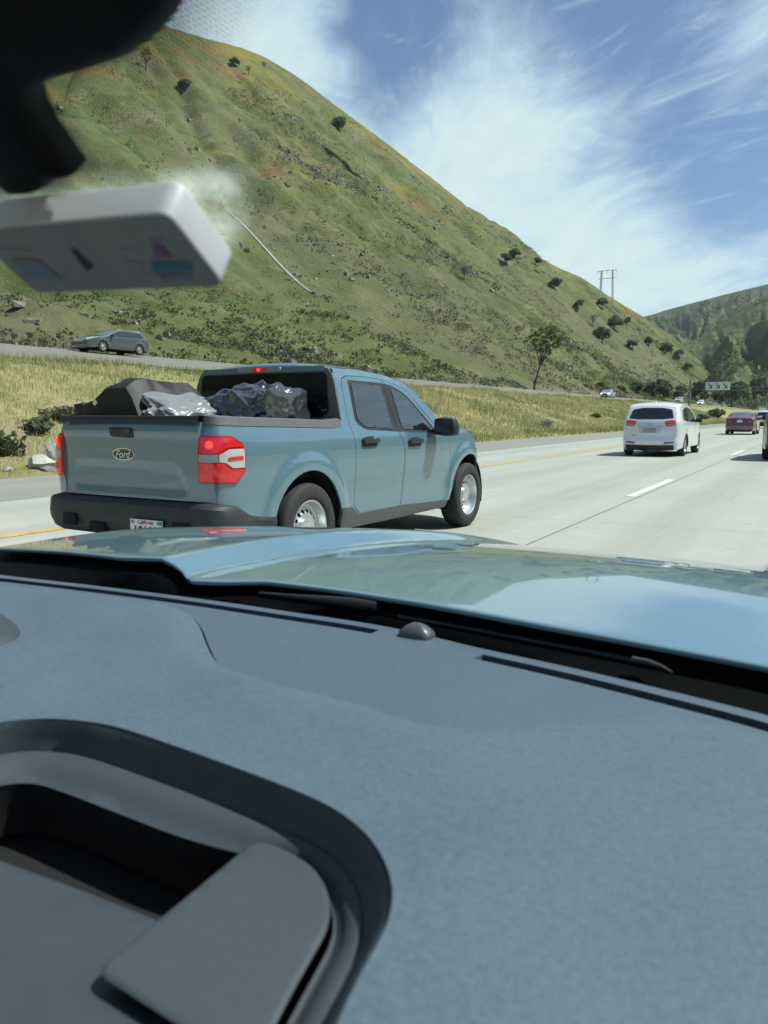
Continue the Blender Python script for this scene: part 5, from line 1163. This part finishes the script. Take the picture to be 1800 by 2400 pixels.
# light sensor on the dash
sp_ = un([(857, 1384), (868, 1362), (930, 1366), (947, 1384), (938, 1394), (868, 1394)], DZ-.004)
cx_, cy_ = np.mean(np.array(sp_)[:4], 0); rows = []
for f, z in ((1.0, -.004), (1.0, .0018), (.95, .006), (.60, .0125), (.30, .0160), (.01, .0168)):
    n_ = 40; rows.append([(cx_+.0225*f*math.copysign(abs(math.cos(a))**.62, math.cos(a)), cy_+.0155*f*math.copysign(abs(math.sin(a))**.62, math.sin(a)), DZ-.004+z) for a in np.linspace(0, 2*math.pi, n_, endpoint=False)])
mb = MB(); mb.grid(rows, True); own(mb.build('light_sensor', mat('sensor_cap', (0.075, 0.075, 0.085), 0.38, coat=.3), OWN, angle=50))
# instrument hood seen at the left edge
bm = bmesh.new(); bmesh.ops.create_icosphere(bm, subdivisions=4, radius=1)
pc_ = at_z(-22, 1350, 1.0, True)
V = [(pc_[0]-.16+v.co.x*.215, pc_[1]-.02+v.co.y*.085, .985+v.co.z*.035) for v in bm.verts]; F_ = [[v.index for v in f.verts] for f in bm.faces]; bm.free()
own(link_mesh('instrument_hood', V, F_, mat('instrument_plastic', (0.030, 0.045, 0.060), 0.7, var=.1, vscale=30), OWN))
# bonnet
XC = -.41
def hood_z(x, y):
    x = np.asarray(x, float); y = np.asarray(y, float); u = np.abs(x-XC)
    z = 1.005-.13*np.clip(y-1.05, 0, 2)**2.0-.031*(u/.85)**2.0
    cr = .475-.17*np.clip((y-.95)/.9, 0, 1.2)                      # the crease on each side, closing towards the nose
    z = z+.026*np.clip((u-cr+.03)/.06, 0, 1)*(1-.35*smoothstep(y, 1.2, 2.1))
    return z
def _on_hood(px, py):
    v = ray(px, py, True); ts = np.linspace(.6, 2.6, 4000); P = EYEP+ts[:, None]*v; k = np.argmax(P[:, 2] < hood_z(P[:, 0], P[:, 1])); return P[k, :2]
_he = np.array([_on_hood(x, y) for x, y in [(0, 1184), (130, 1190), (260, 1203), (375, 1219), (392, 1232), (415, 1254), (480, 1256), (570, 1255), (700, 1270), (900, 1300), (1050, 1327), (1200, 1355), (1350, 1382), (1500, 1410), (1659, 1440), (1850, 1480)]])
_he = _he[np.argsort(_he[:, 0])]
_he = _he[_he[:, 1] > .7]
hr = lambda x: np.interp(x, _he[:, 0], _he[:, 1])
rows = []
for x in np.linspace(XC-1.0, XC+.90, 170):
    y0 = float(hr(np.array(x))); ys_ = np.concatenate([[y0+.002, y0, y0+.0015, y0+.01], np.linspace(y0+.03, 2.15, 60), [2.19, 2.2, 2.2]])
    zs_ = hood_z(x, ys_); zs_[0] -= .007; zs_[1] -= .002; zs_[2] -= .0003; zs_[-2] -= .03; zs_[-1] -= .25
    rows.append([(x, y, z) for y, z in zip(ys_, zs_)])
mb = MB(); mb.grid(rows); mb.f = [f[::-1] for f in mb.f]; own(mb.build('bonnet', paint('bonnet_paint', (0.110, 0.205, 0.255), 0.30), OWN, angle=80))
# black cowl between dash and bonnet, wipers
rows = []
for x in np.linspace(XC-1.15, XC+1.05, 70):
    g = float(np.interp(x, front_edge[:, 0], front_edge[:, 1])); y0 = float(hr(np.array(x)))
    rows.append([(x, g-.008, DZ-.05), (x, g-.001, DZ-.020), (x, g+.006, DZ-.011), (x, (g+y0)/2, DZ-.012), (x, y0-.012, float(hood_z(x, y0))-.026), (x, y0+.05, float(hood_z(x, y0+.05))-.007)])
mb = MB(); mb.grid(rows); own(mb.build('cowl', mat('cowl_black', (0.0022, 0.0026, 0.003), 0.7, spec=.05), OWN, angle=50))
wz = lambda x, y: DZ-.002
def wpath(pts, z): return [tuple(at_z(x, y, z, True)) for x, y in pts]
own(MB().tube(wpath([(560, 1281), (620, 1287), (700, 1296), (760, 1303), (815, 1310)], DZ+.010), [.002, .003, .006, .008, .007], 10).build('wiper_arm', mat('wiper_black', (.016, .017, .018), .5), OWN))
own(MB().tube(wpath([(860, 1332), (1000, 1356), (1150, 1385), (1300, 1413), (1370, 1428)], DZ+.002), .0032, 8).build('wiper_blade', M['wiper_black'], OWN))
own(MB().tube(wpath([(1366, 1424), (1400, 1430), (1430, 1440), (1452, 1452)], DZ+.008), [.0035, .0035, .002, .001], 8).build('wiper_tip', mat('dull_metal', (.06, .062, .062), .4), OWN))
# windscreen: one clear pane, with the dotted black band round the mirror bracket
SLO = R(30); WN = np.array([0, math.sin(SLO), math.cos(SLO)]); WP = np.array([0, .95, .992]); WD = np.array([0, -math.cos(SLO), math.sin(SLO)])
clear = bpy.data.materials.new('clear_pane'); clear.use_nodes = True; t = NT(clear.node_tree); tb = t.n('ShaderNodeBsdfTransparent'); tb.inputs[0].default_value = (0.925, 0.995, 0.975, 1); o_ = t.n('ShaderNodeOutputMaterial'); t.l(tb.outputs[0], o_.inputs[0])
mb = MB(); mb.grid([[tuple(WP+WD*k_*1.10+np.array([x, 0, 0])) for x in np.linspace(XC-.75+.12*k_, XC+.75-.12*k_, 9)] for k_ in np.linspace(0, 1, 7)]); ws = own(mb.build('windscreen', clear, OWN))
housing_px = [(-400, -300), (470, -300), (452, -80), (432, 0), (412, 34), (372, 70), (322, 104), (220, 140), (150, 152), (112, 165), (104, 190), (110, 225), (136, 275), (176, 335), (208, 378), (186, 386), (160, 390), (140, 408), (108, 424), (62, 426), (22, 402), (0, 382), (-60, 350), (-400, 290)]
def bracket(name, px, off, thick, m, edge):
    c = np.array([at_plane(x, y, WP-WN*off, WN) for x, y in px]); u = c[:, 0]; v = (c-WP)@WD
    ol = rounded(np.stack([u, v], 1), .006, 4)
    def f(a, b):
        d = dist_poly(np.stack([a, b], -1), ol); k = np.clip(d/edge, 0, 1); up = thick*np.sqrt(np.clip(1-(1-k)**2, 0, 1))
        return WP+np.stack([a, 0*a, 0*a], -1)+WD*np.asarray(b)[:, None]-WN*(off+up[:, None])
    return panel(name, ol, f, m, OWN, h=.012, thick=0, rings=(edge*.1, edge*.3, edge*.6), angle=60, flip=True), ol
mir_m = mat('mirror_plastic', (0.002, 0.0022, 0.003), 0.55, spec=.12)
mh, hol = bracket('mirror_bracket', housing_px, .012, .018, mir_m, .014); own(mh)
mb = MB(); ps = .0026
bx0, bx1 = hol[:, 0].min()-.05, hol[:, 0].max()+.06; by0, by1 = hol[:, 1].min()-.05, hol[:, 1].max()+.05
G = np.array([(bx0+i*ps+(j % 2)*ps/2, by0+j*ps*.87) for i in range(int((bx1-bx0)/ps)) for j in range(int((by1-by0)/ps/.87))])
# the same outline seen on the pane itself
cp_ = np.array([at_plane(x, y, WP, WN) for x, y in housing_px]); hp_ = np.stack([cp_[:, 0], (cp_-WP)@WD], 1)
dd_ = dist_poly(G, hp_); dd_[inside(G, hp_)] *= -1; px_ = WP+np.stack([G[:, 0], 0*G[:, 0], 0*G[:, 0]], -1)+WD*G[:, 1:2]
w_ = px_-EYEP; zc_ = w_@FW; sx_, sy_ = 900+F_PX*(w_@RT)/zc_, 1200-F_PX*(w_@UP)/zc_
reach = np.where(sx_ > 300, .030, .014)
sel = (dd_ < reach) & (dd_ > -.02) & (sx_ > -40) & (sy_ > -60)
for g_, d_, rc in zip(G[sel], dd_[sel], reach[sel]):
    r_ = .00112*(1-max(d_, 0)/rc)**.7+.0001; b_ = WP+np.array([g_[0], 0, 0])+WD*g_[1]-WN*.001
    V = [b_+np.array([1, 0, 0])*r_*math.cos(a)+WD*r_*math.sin(a) for a in np.linspace(0, 2*math.pi, 6, endpoint=False)]
    mb.add([tuple(v) for v in V], [tuple(range(6))])
mb.build('frit_dots', mat('frit_black', (0.02, 0.021, 0.022), 0.6), ws)
# added pale film round the tag, imitating the tag's reflection in the glass
film = bpy.data.materials.new('glare_film'); film.use_nodes = True; t = NT(film.node_tree)
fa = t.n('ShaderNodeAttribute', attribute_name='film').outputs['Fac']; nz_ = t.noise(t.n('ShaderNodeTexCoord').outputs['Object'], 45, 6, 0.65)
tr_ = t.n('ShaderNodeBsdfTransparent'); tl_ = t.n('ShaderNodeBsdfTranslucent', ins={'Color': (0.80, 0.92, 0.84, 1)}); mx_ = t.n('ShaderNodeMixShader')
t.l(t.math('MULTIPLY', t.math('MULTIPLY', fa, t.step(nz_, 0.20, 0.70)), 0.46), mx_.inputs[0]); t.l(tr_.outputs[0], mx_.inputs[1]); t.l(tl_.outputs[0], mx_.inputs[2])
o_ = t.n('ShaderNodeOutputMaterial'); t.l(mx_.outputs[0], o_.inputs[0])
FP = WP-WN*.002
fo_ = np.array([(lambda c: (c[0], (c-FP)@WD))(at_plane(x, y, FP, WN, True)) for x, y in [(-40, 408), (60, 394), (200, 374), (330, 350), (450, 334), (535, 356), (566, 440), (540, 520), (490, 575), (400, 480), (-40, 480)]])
fo_ = rounded(fo_, .02, 4); fl_ = panel('glare_film', fo_, lambda a, b: FP+np.stack([a, 0*a, 0*a], -1)+WD*np.asarray(b)[:, None], film, ws, h=.006)
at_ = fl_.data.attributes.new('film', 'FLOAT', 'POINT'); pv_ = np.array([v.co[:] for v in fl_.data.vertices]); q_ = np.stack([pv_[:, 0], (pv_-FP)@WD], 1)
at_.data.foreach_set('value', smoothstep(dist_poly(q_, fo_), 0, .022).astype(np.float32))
# roof and pillar over our heads
mb = MB(); mb.grid([[(x, y, z) for x in np.linspace(XC-.72, XC+.72, 8)] for y, z in ((.02, 1.530), (-.2, 1.56), (-.8, 1.575), (-1.6, 1.55))]); own(mb.build('roof_lining', mat('roof_lining', (.25, .25, .24), .9), OWN))
mb = MB(); mb.tube([(XC+.80, .93, .97), (XC+.68, .45, 1.27), (XC+.62, .03, 1.53)], .03, 8); own(mb.build('pillar', blk, OWN))
# white toll tag stuck to the windscreen: a flat box with printed face and rounded edges
IN = WP-WN*.042
B_, C_, D_ = (at_plane(x, y, IN, WN, True) for x, y in ((362, 458), (487, 618), (78, 632)))
E_ = B_+(D_-C_)
def uv(p): return np.array([p[0], (p-IN)@WD])
ol_ = rounded([uv(B_), uv(C_), uv(D_), uv(E_)], .008)
TAGT = .0185; tagt = thing('toll_tag', 'white flat box with a printed label, stuck to the windscreen below the mirror bracket', 'toll tag', tuple(IN))
def tmap(depth, inset=0.0):
    c = np.mean(ol_, 0)
    def f(a, b):
        a2, b2 = c[0]+(np.asarray(a)-c[0])*(1-inset), c[1]+(np.asarray(b)-c[1])*(1-inset)
        return np.stack([a2, 0*a2, 0*a2], -1)+WD*b2[:, None]+WN*depth
    return f
tag_m = mat('white_tag_plastic', (0.50, 0.515, 0.54), 0.45, var=.04, vscale=30); lab_m = mat('shaded_label', (0.17, 0.17, 0.17), 0.6, var=.08, vscale=60)  # label grey is darkened: the underside's shade is in its colour
rs = []
L_ = resample(ol_, .004); c_ = np.mean(L_, 0)
for dep, ins in ((.003, .05), (.0, .03)): pass
for dep, k_ in ((.0, .992), (.0005, .998), (.0014, 1.0), (TAGT-.0014, 1.0), (TAGT-.0005, .998), (TAGT, .992)):
    rs.append([tuple(np.array([c_[0]+(p[0]-c_[0])*k_, 0, 0])+WD*(c_[1]+(p[1]-c_[1])*k_)+WN*dep) for p in L_])
mb = MB(); mb.grid(rs, True); mb.add(rs[0][::-1], [tuple(range(len(L_)))]); mb.add(rs[-1], [tuple(range(len(L_)))]); mb.build('case', tag_m, tagt, angle=50)
lb_ol = rounded([c_+(uv(q)-c_)*np.array([.985, .97]) for q in (B_, C_, D_, E_)], .006); lbp = panel('label', lb_ol, lambda a, b: np.stack([a, 0*a, 0*a], -1)+WD*np.asarray(b)[:, None]-WN*.0006, lab_m, tagt, h=.02, flip=True)
def mark(nm, px, m, dep=.0012):
    o = [uv(at_plane(x, y, IN, WN)) for x, y in px]; panel(nm, o, lambda a, b: np.stack([a, 0*a, 0*a], -1)+WD*np.asarray(b)[:, None]-WN*dep, m, lbp, h=.02, flip=True)
teal = mat('label_teal', (.02, .115, .15), .6); slate = mat('label_slate', (.10, .14, .18), .6); purp = mat('label_purple', (.12, .05, .12), .6); ink = mat('label_ink', (.010, .010, .012), .6); dim = mat('label_dim', (.20, .20, .205), .6)
mark('print_mark', [(165, 578), (178, 580), (222, 620), (205, 632)], ink)
mark('print_mark', [(355, 608), (448, 610), (455, 632), (362, 634)], teal)
mark('print_mark', [(366, 640), (452, 640), (450, 652), (370, 654)], slate)
mark('print_mark', [(358, 570), (378, 570), (405, 596), (364, 598)], purp)
mark('print_mark', [(355, 556), (378, 556), (378, 563), (356, 563)], slate)
mark('print_mark', [(280, 580), (318, 580), (320, 586), (282, 586)], dim)
mark('print_mark', [(292, 612), (330, 612), (332, 618), (294, 618)], dim)
mark('print_mark', [(10, 580), (75, 582), (80, 588), (14, 588)], dim)
mark('print_mark', [(28, 602), (92, 606), (150, 652), (60, 650)], slate)
mark('print_mark', [(360, 640), (380, 640), (382, 655), (364, 655)], dim, .0018)
mb = MB(); q0 = (B_+D_)/2+WN*TAGT
for sx__ in (-.05, .05):
    b0 = np.array([c_[0]+sx__, 0, 0])+WD*c_[1]+WN*TAGT; mb.add([tuple(b0+np.array([a, 0, 0])+WD*b+WN*n) for n in (-.001, .0115) for a, b in ((-.015, -.012), (.015, -.012), (.015, .012), (-.015, .012))], [(0, 1, 2, 3), (4, 5, 6, 7), (0, 1, 5, 4), (1, 2, 6, 5), (2, 3, 7, 6), (3, 0, 4, 7)])
pass

# ---------------------------------------------------------------- the air itself: far slopes pale a little
def build_haze(density):
    m = bpy.data.materials.new('haze_air'); m.use_nodes = True; t = NT(m.node_tree)
    v = t.n('ShaderNodeVolumePrincipled'); v.inputs['Density'].default_value = density; v.inputs['Color'].default_value = (0.80, 0.90, 0.98, 1); v.inputs['Anisotropy'].default_value = 0.2
    o = t.n('ShaderNodeOutputMaterial'); t.l(v.outputs[0], o.inputs['Volume'])
    me = bpy.data.meshes.new('haze'); x0, x1, y0, y1, z0, z1 = -2600, 1200, -400, 3300, -60, 420
    P = [(x, y, z) for x in (x0, x1) for y in (y0, y1) for z in (z0, z1)]
    me.from_pydata(P, [], [(0, 1, 3, 2), (4, 6, 7, 5), (0, 4, 5, 1), (2, 3, 7, 6), (0, 2, 6, 4), (1, 5, 7, 3)]); me.materials.append(m)
    o = bpy.data.objects.new('haze', me); COL.objects.link(o); o['kind'] = 'stuff'; return o
HAZE = build_haze(0.00008)
